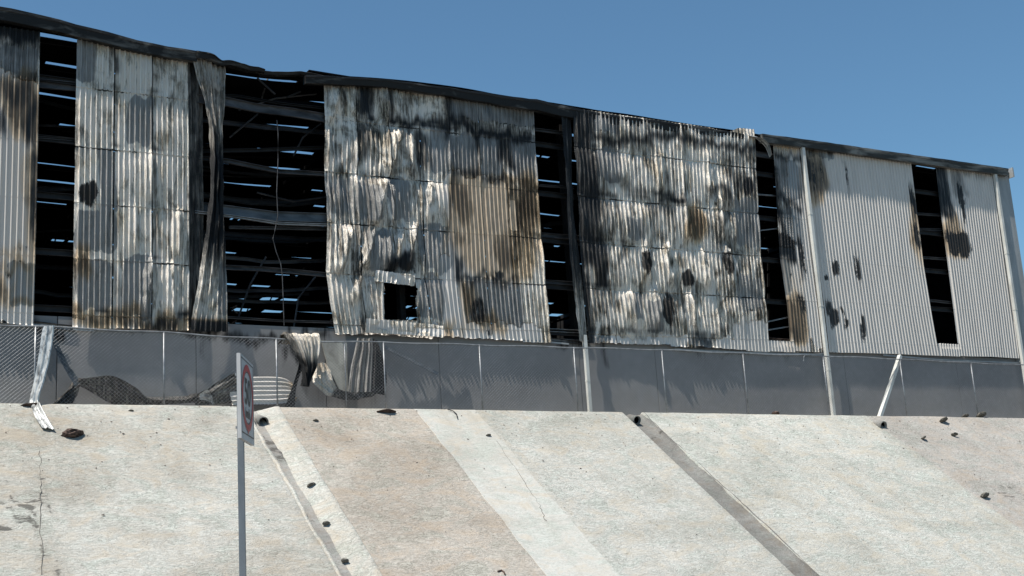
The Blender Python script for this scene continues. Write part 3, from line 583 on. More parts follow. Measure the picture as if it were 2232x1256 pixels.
# --- eave gutter and roof edge
def gutter(top, hpx, Y, mat, depth=.30, seed=0, crump=0.0, name='eave_gutter'):
    n = 60; P = np.array(top); xs = np.linspace(P[0, 0], P[-1, 0], n)
    zs = np.interp(xs, P[:, 0], P[:, 1]); hs = np.interp(xs, P[:, 0], np.array(hpx))
    zs = zs+crump*fbm(xs*2.1, xs*0, seed); yo = crump*1.4*fbm(xs*1.7, xs*0+4, seed+2)
    mb = MB()
    for x, z, h, d in zip(xs, zs, hs, yo):
        w = crump*fbm(np.array([x*5.]), np.array([1.]), seed+3)[0]
        mb.v += [(x, Y+depth, z+.05), (x, Y+d+.04, z), (x, Y+d, z-.02), (x, Y+d+w*.5, z-.3*h), (x, Y+d+.02, z-.34*h), (x, Y+d+.05, z-h), (x, Y+d+.10, z-h+w), (x, Y+depth, z-h+.02)]
    for i in range(n-1):
        for j in range(8):
            a, b = i*8+j, i*8+(j+1) % 8; mb.f.append((a, a+8, b+8, b))
    mb.f.append(tuple(range(8))); mb.f.append(tuple((n-1)*8+j for j in range(8))[::-1])
    return mb.build(name, mat, wh)
gutter([(-14, 10.42)]+[(4.68,10.35),(5.57,10.32),(6.62,10.2),(7.81,10.05),(8.8,9.96),(9.81,9.96)], [.36, .36, .36, .33, .33, .31, .30], -.53, GUTTER, seed=3, crump=.03)
gutter([(9.79,9.92),(10.33,9.91),(10.85,9.8),(11.36,9.77),(11.76,9.75)], [.22, .16, .14, .14, .10], -.52, GUTTER, seed=5, crump=.10)
gutter([(11.73,9.72),(12.39,9.78),(12.95,9.91),(13.37,9.9),(13.59,9.88)], [.1, .09, .09, .1, .1], -.4, CHAR, seed=6, crump=.03, name='roof_edge')
gutter([(13.01,9.72),(13.75,9.81),(15.51,9.99),(16.43,9.99),(18,10.02),(19.31,10.04),(20.83,10.07),(22.22,10),(23.67,9.94),(25.36,9.97),(26.93,10.01),(28.14,9.98),(29.49,9.98)], [.24, .24, .24, .24, .28, .32, .36, .36, .34, .32, .3, .26, .18], -.53, GUTTER, seed=7, crump=.03)
gutter([(30.33,10.1),(32.45,10.15),(35.71,10.17),(39.48,10.21),(43.49,10.25)], [.31, .31, .31, .31, .31], -.53, GUTTERCLEAN, seed=8, crump=.012)
MB().box(XR-.02, XR+.05, -.53, .2, 9.9, 10.3).build('gutter_end', TRIM, wh)

# --- roof in strips with slits of daylight between them
def roof_z(X, Y): return 10.12+.03*Y-.40*np.exp(-((X-11.5)/3.2)**2)*np.exp(-np.maximum(Y, 0)/7)
cuts = [(-.35, .0), (.35, .12), (2.3, .16), (4.9, .13), (7.6, .13), (9.7, .10), (12.1, .11), (14.3, .12), (17.4, .16), (20.4, .2), (23.6, .2), (27.6, .3), (30.7, .45), (34.0, .75), (37.6, .9), (42, .1), (48, .1), (56, .1)]
for k in range(len(cuts)-1):
    ya = cuts[k][0]+cuts[k][1]/2; yb = cuts[k+1][0]-cuts[k+1][1]/2
    xs = np.linspace(-14, XR, 150); ys = np.linspace(0, 1, 5)
    Xg, V = np.meshgrid(xs, ys)
    ea = ya+.10*fbm(Xg*.45, Xg*0+k, 90+k); eb = yb+.10*fbm(Xg*.4, Xg*0+k, 120+k)
    Yg = ea+(eb-ea)*V
    Zg = roof_z(Xg, Yg)+.05*fbm(Xg*.3, Yg*.3, 140+k)
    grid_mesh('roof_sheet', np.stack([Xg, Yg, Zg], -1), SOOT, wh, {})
    # purlin pieces and sheet laps that stop up parts of each slit
    r3 = random.Random(200+k); x = -14.0
    yc = cuts[k+1][0]
    while x < XR-1:
        w = r3.choice((.3, .8, 1.6, 3.0, 4.6)); g = r3.choice((.5, 1.2, 2.2, 3.4))
        xe = min(x+w, XR-.1); dz = r3.uniform(-.10, -.02)
        zm = float(roof_z(np.array((x+xe)/2), np.array(yc)))
        MB().beam([(x, yc, zm+dz), ((x+xe)/2, yc, zm+dz-.02), (xe, yc, zm+dz)], 1.0+.3*r3.random(), .05).build('roof_lap', SOOT, wh)
        x = xe+g
    MB().channel([(-14, yc+.02, 9.95+.03*yc), (XR-.1, yc+.02, 9.95+.03*yc)], .07, .16).build('purlin', SOOT, wh)
for X in (-8.5, -2.5, 3.5, 10.05, 16.2, 22.3, 31.9, 37.6, 42.9):
    MB().box(X-.09, X+.09, .35, .60, -.16, 9.7).build('column', CHAR, wh)
    mb = MB().beam([(X, .4, 9.62), (X, 58, 11.3)], .1, .12).beam([(X, .4, 8.75), (X, 58, 10.5)], .09, .10)
    ylist = np.arange(.5, 57, 1.9)
    for j, y in enumerate(ylist):
        z0, z1 = 8.75+.03*y, 9.62+.03*y
        mb.beam([(X, y, z0 if j % 2 else z1), (X, y+1.9, z1 if j % 2 else z0)], .05, .05)
    mb.build('roof_truss', SOOT, wh)
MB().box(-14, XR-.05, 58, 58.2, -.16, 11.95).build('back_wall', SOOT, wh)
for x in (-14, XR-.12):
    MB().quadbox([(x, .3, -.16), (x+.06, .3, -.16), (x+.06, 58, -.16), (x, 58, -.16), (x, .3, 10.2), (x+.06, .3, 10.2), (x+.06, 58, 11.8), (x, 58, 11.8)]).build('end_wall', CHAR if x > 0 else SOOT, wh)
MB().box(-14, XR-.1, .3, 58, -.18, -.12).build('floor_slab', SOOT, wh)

# --- bent purlins sagging behind the openings
r4 = random.Random(44)
for (xa, xb, cnt) in ((9.3, 14.2, 15), (5.3, 7.0, 6), (20.4, 22.6, 6), (29.6, 31.4, 5)):
    for k in range(cnt):
        y = r4.uniform(.7, 7); z = 2.8+(k+.5)/cnt*6.6+r4.uniform(-.25, .25)+y*.12; sag = r4.uniform(.05, .45)*(xb-xa)/4; tilt = r4.uniform(-.25, .25)
        xs_ = np.linspace(xa-1.2, xb+1.2, 13)
        P = [(x, y+r4.uniform(-.03, .03), z+tilt*(x-xa)/(xb-xa)-sag*math.sin(math.pi*(x-xa+1.2)/(xb-xa+2.4))+r4.uniform(-.02, .02)) for x in xs_]
        MB().channel(P, .06, r4.choice((.05, .07, .1, .14))).build('bent_purlin', r4.choice((CHAR, CHAR, CHARGREY)), wh)
for P in ([(11.41,0.8,8.9),(12.54,0.8,9.41),(13.84,0.8,9.74)], [(11.26,1.2,8.17),(12.11,1.2,8.99),(12.49,1.2,10.28)], [(13.1,0.9,7.73),(13.41,0.9,8.34),(14,0.9,8.85)], [(11.39,1,2.83),(11.74,1,3.77),(12.23,1,4.62)], [(12.89,0.7,2.44),(13.06,0.7,3.38),(13.64,0.7,4.09)], [(12.17,1.5,6.68),(13.3,1.5,6.51),(14.33,1.5,6.75)]):
    MB().tube(P, .03, 5).build('loose_rod', CHARGREY, wh)
# --- girts seen in the gaps
def girt(P, h, mat=CHARGREY, w=.08, name='girt'): MB().channel(P, w, h).build(name, mat, wh)
for z in SEAMS:
    girt([(-14, -.12, z), (6.2, -.12, z), (9.9, -.12, z)], .17, CHAR)
    girt([(13.7, -.12, z), (22.3, -.12, z), (31, -.12, z)], .17, CHAR)
    girt([(31.05, -.12, z+.15), (42.7, -.12, z+.15)], .17, CHAR)
girt([(5.75,-0.1,8.55),(6.68,-0.1,8.59)], .24); girt([(5.71,-0.1,7.06),(6.7,-0.1,7.1)], .06)
girt([(9.9,-0.2,8.68),(10.75,-0.2,8.7),(11.61,-0.2,8.63),(12.71,-0.2,8.64),(13.67,-0.2,8.6)], .26); girt([(9.82,-0.05,8.86),(11.13,-0.05,8.97),(12.36,-0.05,8.92),(13.7,-0.05,8.96)], .07, CHAR)
girt([(9.79,-0.1,6.99),(10.82,-0.1,6.99),(11.62,-0.1,6.91),(12.29,-0.1,6.85),(13.69,-0.1,6.92)], .12); girt([(9.91,0.3,7.3),(11.77,0.3,7.55),(13.81,0.3,7.87)], .10, CHAR)
girt([(9.84,-0.1,5.59),(10.8,-0.1,5.56),(12.13,-0.1,5.51),(13.71,-0.1,5.6)], .27, BLUEGREY); girt([(9.81,-0.2,5.4),(11.03,-0.2,5.36),(12.22,-0.2,5.28),(13.71,-0.2,5.36)], .07, GALV); girt([(10.81,-0.05,5.09),(13.77,-0.05,5.29)], .08, CHARGREY)
girt([(9.76,-0.12,3.91),(11.56,-0.12,3.95),(12.62,-0.12,3.94),(13.78,-0.12,3.9)], .13); girt([(9.88,-0.12,2.58),(10.76,-0.12,2.54),(12.19,-0.12,2.51),(13.79,-0.12,2.54)], .06)
girt([(20.95,-0.1,9.2),(22.26,-0.1,9.22)], .10); girt([(20.79,-0.1,5.68),(22.35,-0.1,5.71)], .14, CHARGREY); girt([(20.87,-0.1,4.17),(22.35,-0.1,4.17)], .12, CHARGREY); girt([(20.92,-0.1,2.62),(22.39,-0.1,2.62)], .10, GALV); girt([(20.98,-0.1,7.32),(22.28,-0.1,7.37)], .07)
girt([(30.02,-0.1,9.46),(31.19,-0.1,9.45)], .2); girt([(29.94,-0.1,7.91),(31.19,-0.1,7.96)], .04, GALV); girt([(29.65,-0.1,2.95),(30.99,-0.1,3.17)], .04, GALV); girt([(29.73,-0.1,3.24),(30.95,-0.1,3.5)], .04, GALV); girt([(29.93,-0.1,6.56),(31.02,-0.1,6.75)], .03, GALV)
for a in ('1',): pass
for P in ([(37.96,-0.12,7.91),(39.77,-0.12,8)], [(38,-0.12,7.29),(39.81,-0.12,7.41)], [(38.14,-0.12,6.17),(39.68,-0.12,6.21)], [(38.23,-0.12,4.49),(39.7,-0.12,4.45)]): girt(P, .09, CHARGREY)
# charred lumps stuck along the far slot, sill rubble in the gaps
girt([(38.29,-0.22,2.79),(39.41,-0.22,2.79)], .08, CHAR); girt([(29.86,-0.2,2.65),(30.95,-0.2,2.62)], .12, ROCK)
girt([(5.74,-0.15,2.14),(6.68,-0.15,2.06)], .14, CHARGREY); girt([(9.7,-0.08,2.1),(10.76,-0.08,2.1),(13.82,-0.08,2.09)], .12, CHAR); girt([(20.9,-0.15,2.32),(22.41,-0.15,2.23)], .1, CHAR)
MB().tube([(12.16,-0.3,8.31),(12.19,-0.3,7.92),(12.17,-0.3,7.1),(12.11,-0.3,6.15),(12.13,-0.3,5.48),(12.04,-0.3,5.07),(11.97,-0.3,4.8),(12.06,-0.3,4.42),(12.18,-0.3,4.1),(12.22,-0.3,3.77),(12.23,-0.3,3.12),(12.24,-0.3,2.35)], .013, 6).build('hanging_cable', CHARGREY, wh)
MB().tube([(11.6,-0.3,9.5),(12.13,-0.3,9.08)], .03, 6).build('loose_rod', CHAR, wh); MB().tube([(13.1,0.2,9.49),(12.67,0.2,9.25)], .03, 6).build('loose_rod', CHAR, wh)
# drip flashings under the cladding
for P in ([(1.89,-0.24,2.13),(4.92,-0.24,2.12),(6.22,-0.24,2.07)], [(19.43,-0.24,2.23),(20.49,-0.24,2.23),(21.57,-0.24,2.18)], [(6.67,-0.24,2.02),(7.17,-0.24,2.01)], [(25.68,-0.24,2.15),(27.41,-0.24,2.14),(30.04,-0.24,2.15),(32.4,-0.24,2.19)], [(35.25,-0.24,2.26),(38.25,-0.24,2.17),(43.02,-0.24,2.18)]):
    MB().beam(P, .03, .05).build('drip_flashing', TRIM, wh)
# box downpipes
def downpipe(P, w=.12, straps=()):
    o = MB().beam(P, w, w, up=(0, -1, 0)).build('downpipe', PIPE, wh)
    for q in straps:
        s = MB().box(q[0]-w/2-.008, q[0]+w/2+.008, q[1]-w/2-.008, q[1]+w/2+.008, q[2]-.02, q[2]+.02).build('strap', PIPE)
        s.parent = o; s.matrix_parent_inverse = o.matrix_world.inverted()
    return o
def px_pipe(X, Y, z0, z1): return [(X, Y, z1), (X, Y, z0)]
D2 = [(32.19,-0.4,9.86),(32.37,-0.4,0.01)]; D1 = [(22.16,-0.4,2.39),(22.07,-0.4,0.09)]; D3 = [(42.81,-0.4,9.87),(42.7,-0.4,2.18)]
x2 = (D2[0][0]+D2[1][0])/2; downpipe(px_pipe(x2, -.40, -.16, 10.0), straps=[(x2, -.40, z) for z in (7.3, 3.9, 1.6)])
x1 = D1[1][0]; downpipe(px_pipe(x1, -.40, -.16, 2.45), .11, straps=[(x1, -.40, 1.0)])
x3 = (D3[0][0]+D3[1][0])/2; downpipe(px_pipe(x3, -.40, -.16, 10.0), straps=[(x3, -.40, z) for z in (6.6, 4.3)])

# ------------------------------------------------------------------ chain link fence
fence = tag(empty('chain_link_fence', (20, -.9, 0)), 'galvanised chain link fence running along the foot of the grey wall', 'fence')
FY = -.9
posts = [-9.9, -6.8, -3.7, -.6, 2.5, 5.64, 8.77, 11.78, 13.75, 14.93, 18.0, 21.3, 24.65, 28.0, 31.6, 35.35, 39.1, 42.6, 46.2]
RAIL = [(2.81,1.93),(4.82,1.92),(6.06,1.92),(8.77,1.9),(10.25,1.86),(11.78,1.84),(13.07,1.82),(14.95,1.87),(18,1.9),(21.35,1.94),(24.72,1.98),(28.08,1.97),(31.74,2),(35.42,2),(39.16,1.97),(42.13,1.97)]
def rail_z(x): return float(np.interp(x, [q[0] for q in RAIL], [q[1] for q in RAIL]))
for x in posts:
    r = .03 if x != 13.75 else .02
    MB().tube([(x, FY, -.3), (x, FY, rail_z(x)+.01)], r*.8, 8).build('post', GALV, fence, True)
xs = np.arange(-10, 46.3, .35)
MB().tube([(x, FY, rail_z(x)+.012*math.sin(x*2.3)) for x in xs], .022, 6).build('top_rail', GALV, fence, True)
mb = MB(); r = .0022; hgt = 2.2
for sgn in (1, -1):
    x = -10.0
    while x < 46:
        a = (x, FY-.03*sgn*0-.012, -.12); b = (x+sgn*(hgt+.1), FY-.012, rail_z(x+sgn*hgt))
        d = Vector(b)-Vector(a); d.normalize(); sd = d.cross(Vector((0, 1, 0)))
        base = len(mb.v)
        yb = -.004*sgn
        for p in (a, b):
            for k in range(3):
                an = 2*math.pi*k/3
                mb.v.append((p[0]+sd.x*r*math.cos(an), p[1]+yb+r*math.sin(an), p[2]+sd.z*r*math.cos(an)))
        for k in range(3): mb.f.append((base+k, base+(k+1) % 3, base+3+(k+1) % 3, base+3+k))
        x += .105
o = mb.build('chain_link', GALV, fence); o['kind'] = 'stuff'

# ------------------------------------------------------------------ median with the speed limit sign
tag(MB().box(-400, 400, -22.7, -20.2, -6.5, ROADZ+.15).build('median', CONCD), kind='structure')
SGA = rad(28.14); sd_ = Vector((math.sin(SGA), math.cos(SGA), 0)); sn_ = Vector((sd_.y, -sd_.x, 0))
scen = Vector((3.749, -21.84, -2.905))+sd_*.36
sign = tag(empty('speed_limit_sign', (scen.x-sn_.x*.07, scen.y-sn_.y*.07, ROADZ+.15)), 'square white speed limit sign with red ring seen edge-on, on a square grey post', 'road sign')
def sgn_pt(a, b, c): return scen+sd_*a+sn_*b+Vector((0, 0, c))     # along, out of the face, up
def sbox(mb, a0, a1, b0, b1, c0, c1):
    mb.quadbox([sgn_pt(a, b, c) for a, b, c in ((a0, b0, c0), (a1, b0, c0), (a1, b1, c0), (a0, b1, c0), (a0, b0, c1), (a1, b0, c1), (a1, b1, c1), (a0, b1, c1))])
    return mb
SIGNFACE = mat_simple('sign_white', (.48, .465, .45), (.58, .565, .55), (4, 4, 1.5), .45, 0, 0, .4)
SIGNRED = mat_simple('sign_red', (.45, .02, .03), (.55, .035, .04), (6, 6, 6), .45, 0, 0, .4)
SIGNBLACK = mat_simple('sign_black', (.012, .012, .013), (.03, .03, .03), (6, 6, 6), .45, 0, 0, .4)
POST = mat_simple('grey_sign_post', (.13, .145, .16), (.23, .245, .26), (3, 3, 1.2), .5, .4, .05)
H2 = .39
pan = sbox(MB(), -.36, .36, -.004, 0, -H2, H2)
for a in (-.36, .345): sbox(pan, a, a+.015, -.035, -.004, -H2, H2)
for c in (-H2, H2-.015): sbox(pan, -.345, .345, -.035, -.004, c, c+.015)
pan = pan.build('panel', SIGNFACE, sign)
def on_face(name, verts2, faces, mat, out=.003):
    me = bpy.data.meshes.new(name); me.from_pydata([tuple(sgn_pt(a, out, c)) for a, c in verts2], [], faces); me.update()
    o = new_obj(name, me, None, mat); o.parent = pan; o.matrix_parent_inverse = pan.matrix_world.inverted()
    o.matrix_parent_inverse = Matrix.Translation(-Vector(sign.location)) if False else o.matrix_parent_inverse
    return o
bpy.context.view_layer.update()
def ring(ro, ri, n=48, c0=.02):
    v = []
    for k in range(n):
        a = 2*math.pi*k/n; v += [(ro*math.cos(a), c0+ro*math.sin(a)), (ri*math.cos(a), c0+ri*math.sin(a))]
    return v, [(2*k, (2*k+2) % (2*n), (2*k+3) % (2*n), 2*k+1) for k in range(n)]
on_face('red_ring', *ring(.315, .25), SIGNRED, .003)
on_face('black_ring', *ring(.248, .238), SIGNBLACK, .003)
fr = .335
on_face('black_border', [(-fr, -fr), (fr, -fr), (fr, fr+.03), (-fr, fr+.03), (-fr+.012, -fr+.012), (fr-.012, -fr+.012), (fr-.012, fr+.018), (-fr+.012, fr+.018)],
        [(0, 1, 5, 4), (1, 2, 6, 5), (2, 3, 7, 6), (3, 0, 4, 7)], SIGNBLACK, .002)
on_face('red_chevron', [(-.09, -.24), (0, -.325), (.09, -.24), (.05, -.235), (0, -.28), (-.05, -.235)], [(0, 1, 4, 5), (1, 2, 3, 4)], SIGNRED, .0045)
def lettering(name, txt, size, a, c, bold=.0):
    cu = bpy.data.curves.new(name, 'FONT'); cu.body = txt; cu.size = size; cu.align_x = 'CENTER'; cu.align_y = 'CENTER'; cu.offset = bold
    tmp = bpy.data.objects.new(name+'_t', cu); COL.objects.link(tmp)
    bpy.context.view_layer.update()
    me0 = bpy.data.meshes.new_from_object(tmp.evaluated_get(bpy.context.evaluated_depsgraph_get()))
    v = [(p.co.x+a, p.co.y+c) for p in me0.vertices]; f = [tuple(p.vertices) for p in me0.polygons]
    bpy.data.objects.remove(tmp)
    return on_face(name, v, f, SIGNBLACK, .003)
lettering('digits', '50', .34, 0, .06, .008)
lettering('unit_text', 'km/h', .13, 0, -.13, .003)
pb = MB().beam([tuple(sgn_pt(0, -.068, -3.345)), tuple(sgn_pt(0, -.068, H2+.0))], .056, .056, up=tuple(sn_)).build('post', POST, sign)
for c in (-.25, .25): sbox(MB(), -.32, .32, -.041, -.036, c-.02, c+.02).build('bracket', GALV, sign)
for c in (-.25, .25): sbox(MB(), -.012, .012, -.112, -.097, c-.012, c+.012).build('bolt', GALV, sign)

# ------------------------------------------------------------------ wreckage at the foot of the wall
def sunk(p, d=.07): return (p[0], p[1]+d*.6, p[2]-d*.8)
def on_slope(pts_, lift=.012): return [(p[0], p[1]-lift*.6, p[2]+lift*.8) for p in pts_]
def thing(o, label, cat, group=None): return tag(o, label, cat, group)
# bent white flashing over the fence, its end lying on the slope
fl = ribbon('bent_flashing_strip', [(5.93,-0.97,1.92),(5.91,-0.98,1.71),(5.85,-1,1.19),(5.75,-1.03,0.68),(5.64,-1.08,0.22),(5.6,-1.12,0.01)]+on_slope([(5.6,-1.35,-0.18),(5.62,-1.62,-0.38),(5.67,-1.92,-0.6),(5.73,-2.21,-0.82)], .09),
            [(.24, -.14, 0), (.25, -.14, 0), (.25, -.15, 0), (.23, -.17, .02), (.20, -.18, .03), (.20, -.14, .0), (.2, -.1, 0), (.24, -.08, -.03), (.27, -.05, -.05), (.28, -.05, -.05)], 2, .045, 71, mat=WHITEMETAL, rows=80, rib=.03)
thing(fl, 'bent white metal flashing strip hanging over the fence onto the concrete slope', 'metal strip')
o = ribbon('collapsed_girt_strip', [(6.05,-0.7,1.79),(6.21,-0.65,1.44),(6.44,-0.6,0.99),(6.73,-0.55,0.57)], [(.10, .12, .08), (.12, .12, .08), (.12, .12, .10), (.18, .12, .12)], 1, .01, 72, mat=BLUEGREY, rows=20)
thing(o, 'dark grey flat strip leaning diagonally beside the bent white flashing', 'metal strip')
soot_d = {'soot': lambda u, v: .55, 'ash': lambda u, v: .35}
o = ribbon('crumpled_sheet', [(6.7,-0.5,0.6),(6.59,-0.5,0.44),(6.48,-0.5,0.25),(6.31,-0.5,0.04)], [(.12, .1, .05), (.35, .1, .12), (.5, .1, .15), (.6, .1, .15)], 5, .06, 73, attrs={'soot': lambda u, v: .8, 'ash': lambda u, v: .6}, rows=40, kink=True)
thing(o, 'small dark crumpled metal sheet below the diagonal grey strip', 'sheet metal')
o = ribbon('twisted_sheet', [(6.72,-0.5,0.65),(7.07,-0.5,0.58),(7.52,-0.5,0.48),(8.04,-0.5,0.25),(8.44,-0.5,0.16),(8.97,-0.5,0.19),(9.44,-0.5,0.22),(9.75,-0.5,0.3)],
           [(.0, .1, -.15), (.0, .15, -.35), (-.1, .2, -.62), (-.15, .2, -.55), (-.05, .2, -.2), (0, .15, -.16), (0, .15, -.12), (0, .1, -.2)], 6, .05, 74, attrs={'soot': lambda u, v: .82, 'ash': lambda u, v: .5}, rows=110)
thing(o, 'long twisted dark corrugated sheet lying behind the fence left of the sign', 'sheet metal')
o = ribbon('crumpled_sheet', [(9.7,-0.45,0.19),(10,-0.45,0.29),(10.37,-0.45,0.44),(10.77,-0.45,0.58),(11,-0.45,0.52)], [(.05, .15, -.15), (.05, .2, -.35), (.0, .25, -.6), (0, .25, -.75), (0, .2, -.7)], 7, .08, 75, attrs={'soot': lambda u, v: .75, 'ash': lambda u, v: .4}, rows=60)
thing(o, 'black crumpled sheet heap just left of the speed limit sign', 'sheet metal')
o = ribbon('torn_sheet_scrap', [(9.78,-0.62,0.28),(9.93,-0.62,0.33),(10.05,-0.62,0.29),(10.1,-0.62,0.17)], [(.05, .1, -.12), (.05, .12, -.25), (.08, .12, -.3), (.05, .1, -.15)], 2, .05, 76, mat=WHITEMETAL, rows=24)
thing(o, 'small white torn metal scrap on the black crumpled heap', 'metal scrap')
o = ribbon('fallen_corrugated_sheet', [(10.64,-0.38,0.43),(11.2,-0.42,0.48),(11.77,-0.42,0.5),(12.16,-0.42,0.51),(12.45,-0.36,0.48)],
           [(0, .45, .72), (0, .48, .78), (0, .48, .78), (.02, .45, .72), (.04, .4, .55)], 6, .022, 77, rows=60, rib=.07,
           attrs={'burn': lambda u, v: .3+.35*vnoise(u*6, v*5, 4), 'ash': lambda u, v: 1.0, 'bare': lambda u, v: 0*u, 'scorch': lambda u, v: .75*sstep(.9, 1, v), 'soot': lambda u, v: .85*((u*6) % 1 < .2)+.35*((u*6) % 1 < .34)})  # dark valley lines stand for the shade between ribs, painted into the colour
thing(o, 'pale corrugated sheet lying on its side behind the fence, right of the sign', 'sheet metal')
# sheet folded over the fence rail
o = ribbon('draped_sheet', [(12.39,-0.6,1.76),(12.42,-0.8,1.99),(12.48,-0.95,1.96),(12.53,-0.99,1.82),(12.59,-1,1.47),(12.64,-0.98,1.09),(12.59,-0.97,0.82),(12.53,-0.96,0.57)],
           [(.9, .0, .02), (.95, .0, .02), (1.0, 0, 0), (.95, .05, 0), (.72, .1, 0), (.42, .12, 0), (.25, .1, 0), (.08, .08, 0)], 8, .03, 78, rows=100, rib=.06, kink=True,
           attrs={'soot': lambda u, v: .35+.6*sstep(.5, .75, v)+.4*sstep(.4, .1, u), 'ash': lambda u, v: .9})
thing(o, 'silvery black corrugated sheet draped over the fence rail left of the grey panel', 'sheet metal')
o = ribbon('dark_hanging_strip', [(12.48,-0.84,1.81),(12.55,-0.84,1.43),(12.41,-0.84,0.99),(12.26,-0.84,0.48),(12.15,-0.84,0.01)], [(.12, .1, 0), (.2, .1, 0), (.16, .12, 0), (.2, .12, 0), (.3, .12, 0)], 2, .03, 79, rows=50, mat=CHAR)
thing(o, 'thin black curled strip hanging behind the draped sheet', 'metal strip')
mb = MB(); PQ = [(13.35,-0.22,1.99),(14.12,-0.22,1.97),(14.1,-0.22,0.58),(13.87,-0.22,0.58),(13.53,-0.22,1.24)]
P3 = [Vector(p) for p in PQ]; b0 = len(mb.v)
mb.v += [tuple(p) for p in P3]+[tuple(p+Vector((0, .04, 0))) for p in P3]
mb.f += [tuple(range(5))[::-1], tuple(range(5, 10))]+[(i, (i+1) % 5, (i+1) % 5+5, i+5) for i in range(5)]
PANELM = mat_simple('smoke_stained_board', (.22, .205, .17), (.52, .49, .42), (1.5, 1.5, .8), .8, 0, .15)
thing(mb.build('leaning_board', PANELM), 'smoke-stained beige grey board leaning between the two draped sheets', 'board')
o = ribbon('curled_sheet', [(13.21,-0.5,1.29),(13.23,-0.5,1.04),(13.24,-0.52,0.78),(13.46,-0.56,0.52),(13.83,-0.58,0.42),(14.24,-0.58,0.4),(14.61,-0.56,0.46),(14.95,-0.5,0.64)],
           [(.22, -.12, .0), (.46, -.2, .02), (.55, -.1, .05), (.3, .12, .26), (.06, .2, .24), (-.02, .2, .22), (-.05, .2, .22), (-.1, .2, .18)], 4, .05, 80, rows=110, kink=True,
           attrs={'burn': lambda u, v: .9+0*u, 'ash': lambda u, v: 1-.8*sstep(.3, .45, v), 'soot': lambda u, v: .8*sstep(.33, .42, v), 'bare': lambda u, v: .0*u})
thing(o, 'curled metal sheet with a pale end, sagging under the leaning board', 'sheet metal')
o = ribbon('blue_hanging_sheet', [(14.56,-0.56,2.03),(14.52,-0.56,1.67),(14.44,-0.56,1.21),(14.39,-0.56,0.82),(14.35,-0.56,0.49)], [(.46, -.2, 0), (.56, -.22, 0), (.64, -.25, 0), (.68, -.25, 0), (.7, -.25, 0)], 7, .045, 81, rows=70, rib=.06, kink=True,
           attrs={'bare': lambda u, v: 1.0+0*u, 'soot': lambda u, v: .15+.6*sstep(.8, 1, u)+.5*np.sin(u*19)**2, 'ash': lambda u, v: .7})  # even dark stripes across the width, darker towards the right edge
thing(o, 'blue-grey folded sheet hanging from the wall above the curled sheet', 'sheet metal')
o = ribbon('black_hanging_sheet', [(14.82,-0.42,2.01),(14.91,-0.42,1.51),(14.98,-0.42,0.99),(14.95,-0.42,0.47)], [(.22, .1, 0), (.4, .12, 0), (.5, .12, 0), (.42, .12, 0)], 4, .04, 82, rows=50, attrs={'soot': lambda u, v: .98, 'ash': lambda u, v: 0})
thing(o, 'sooty black sheet hanging right of the blue-grey folded sheet', 'sheet metal')
o = MB().beam([(15.24,-0.3,1.86),(15.62,-0.45,1.63),(16.66,-0.8,1.03)], .05, .09).build('fallen_bar', BLUEGREY)
thing(o, 'thin grey bar slanting down across the grey wall behind the fence', 'metal bar')
o = MB().beam([(35.59,-0.72,2.16),(34.71,-0.85,0.96),(33.84,-1.02,-0.15)], .13, .13).build('leaning_pipe', PIPE)
thing(o, 'white box pipe leaning against the fence between the two right downpipes', 'pipe')
o = MB().tube([(31.63,-0.92,2.09),(31.09,-0.92,2.03),(30.74,-0.92,1.99),(30.69,-0.92,1.92),(30.67,-0.92,1.78)], .013, 5).build('loose_wire', GALV)
thing(o, 'short pale wire hooked on the rail left of the tall downpipe', 'wire')

# ------------------------------------------------------------------ drain outlets
def outlet(p, r, label, ln=.35, mat=CONCD):
    p = Vector(p); root = tag(empty('drain_pipe', p), label, 'pipe')
    n = 20; mb = MB()
    a = Vector((0, -1, -.25)).normalized()
    rings = [(p-a*ln, r), (p+a*.05, r), (p+a*.05, r*.80), (p-a*ln, r*.78)]
    s = Vector((1, 0, 0)); w = s.cross(a)
    for c, rr in rings:
        for k in range(n):
            t = 2*math.pi*k/n; mb.v.append(tuple(c+s*rr*math.cos(t)+w*rr*math.sin(t)))
    for i in range(3):
        for k in range(n): mb.f.append((i*n+k, i*n+(k+1) % n, (i+1)*n+(k+1) % n, (i+1)*n+k))
    mb.build('pipe_wall', mat, root, True)
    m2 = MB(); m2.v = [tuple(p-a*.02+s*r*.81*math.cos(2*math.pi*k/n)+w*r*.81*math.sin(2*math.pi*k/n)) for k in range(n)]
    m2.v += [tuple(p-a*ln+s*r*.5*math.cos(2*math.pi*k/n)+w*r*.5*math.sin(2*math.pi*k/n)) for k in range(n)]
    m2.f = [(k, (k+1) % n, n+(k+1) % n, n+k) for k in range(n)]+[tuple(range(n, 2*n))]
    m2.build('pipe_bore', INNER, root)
    return root
outlet(sunk([(11.1,-1.69,-0.44)][0], .06), .14, 'dark open drain pipe at the head of the channel right of the sign', mat=CONCG)
outlet([(33.1,-1.82,-0.53)][0], .16, 'round pale drain pipe end below the leaning white pipe')
outlet([(22.92,-1.6,-0.37)][0], .14, 'half-hidden drain pipe at the head of the grey channel', mat=CONCG)

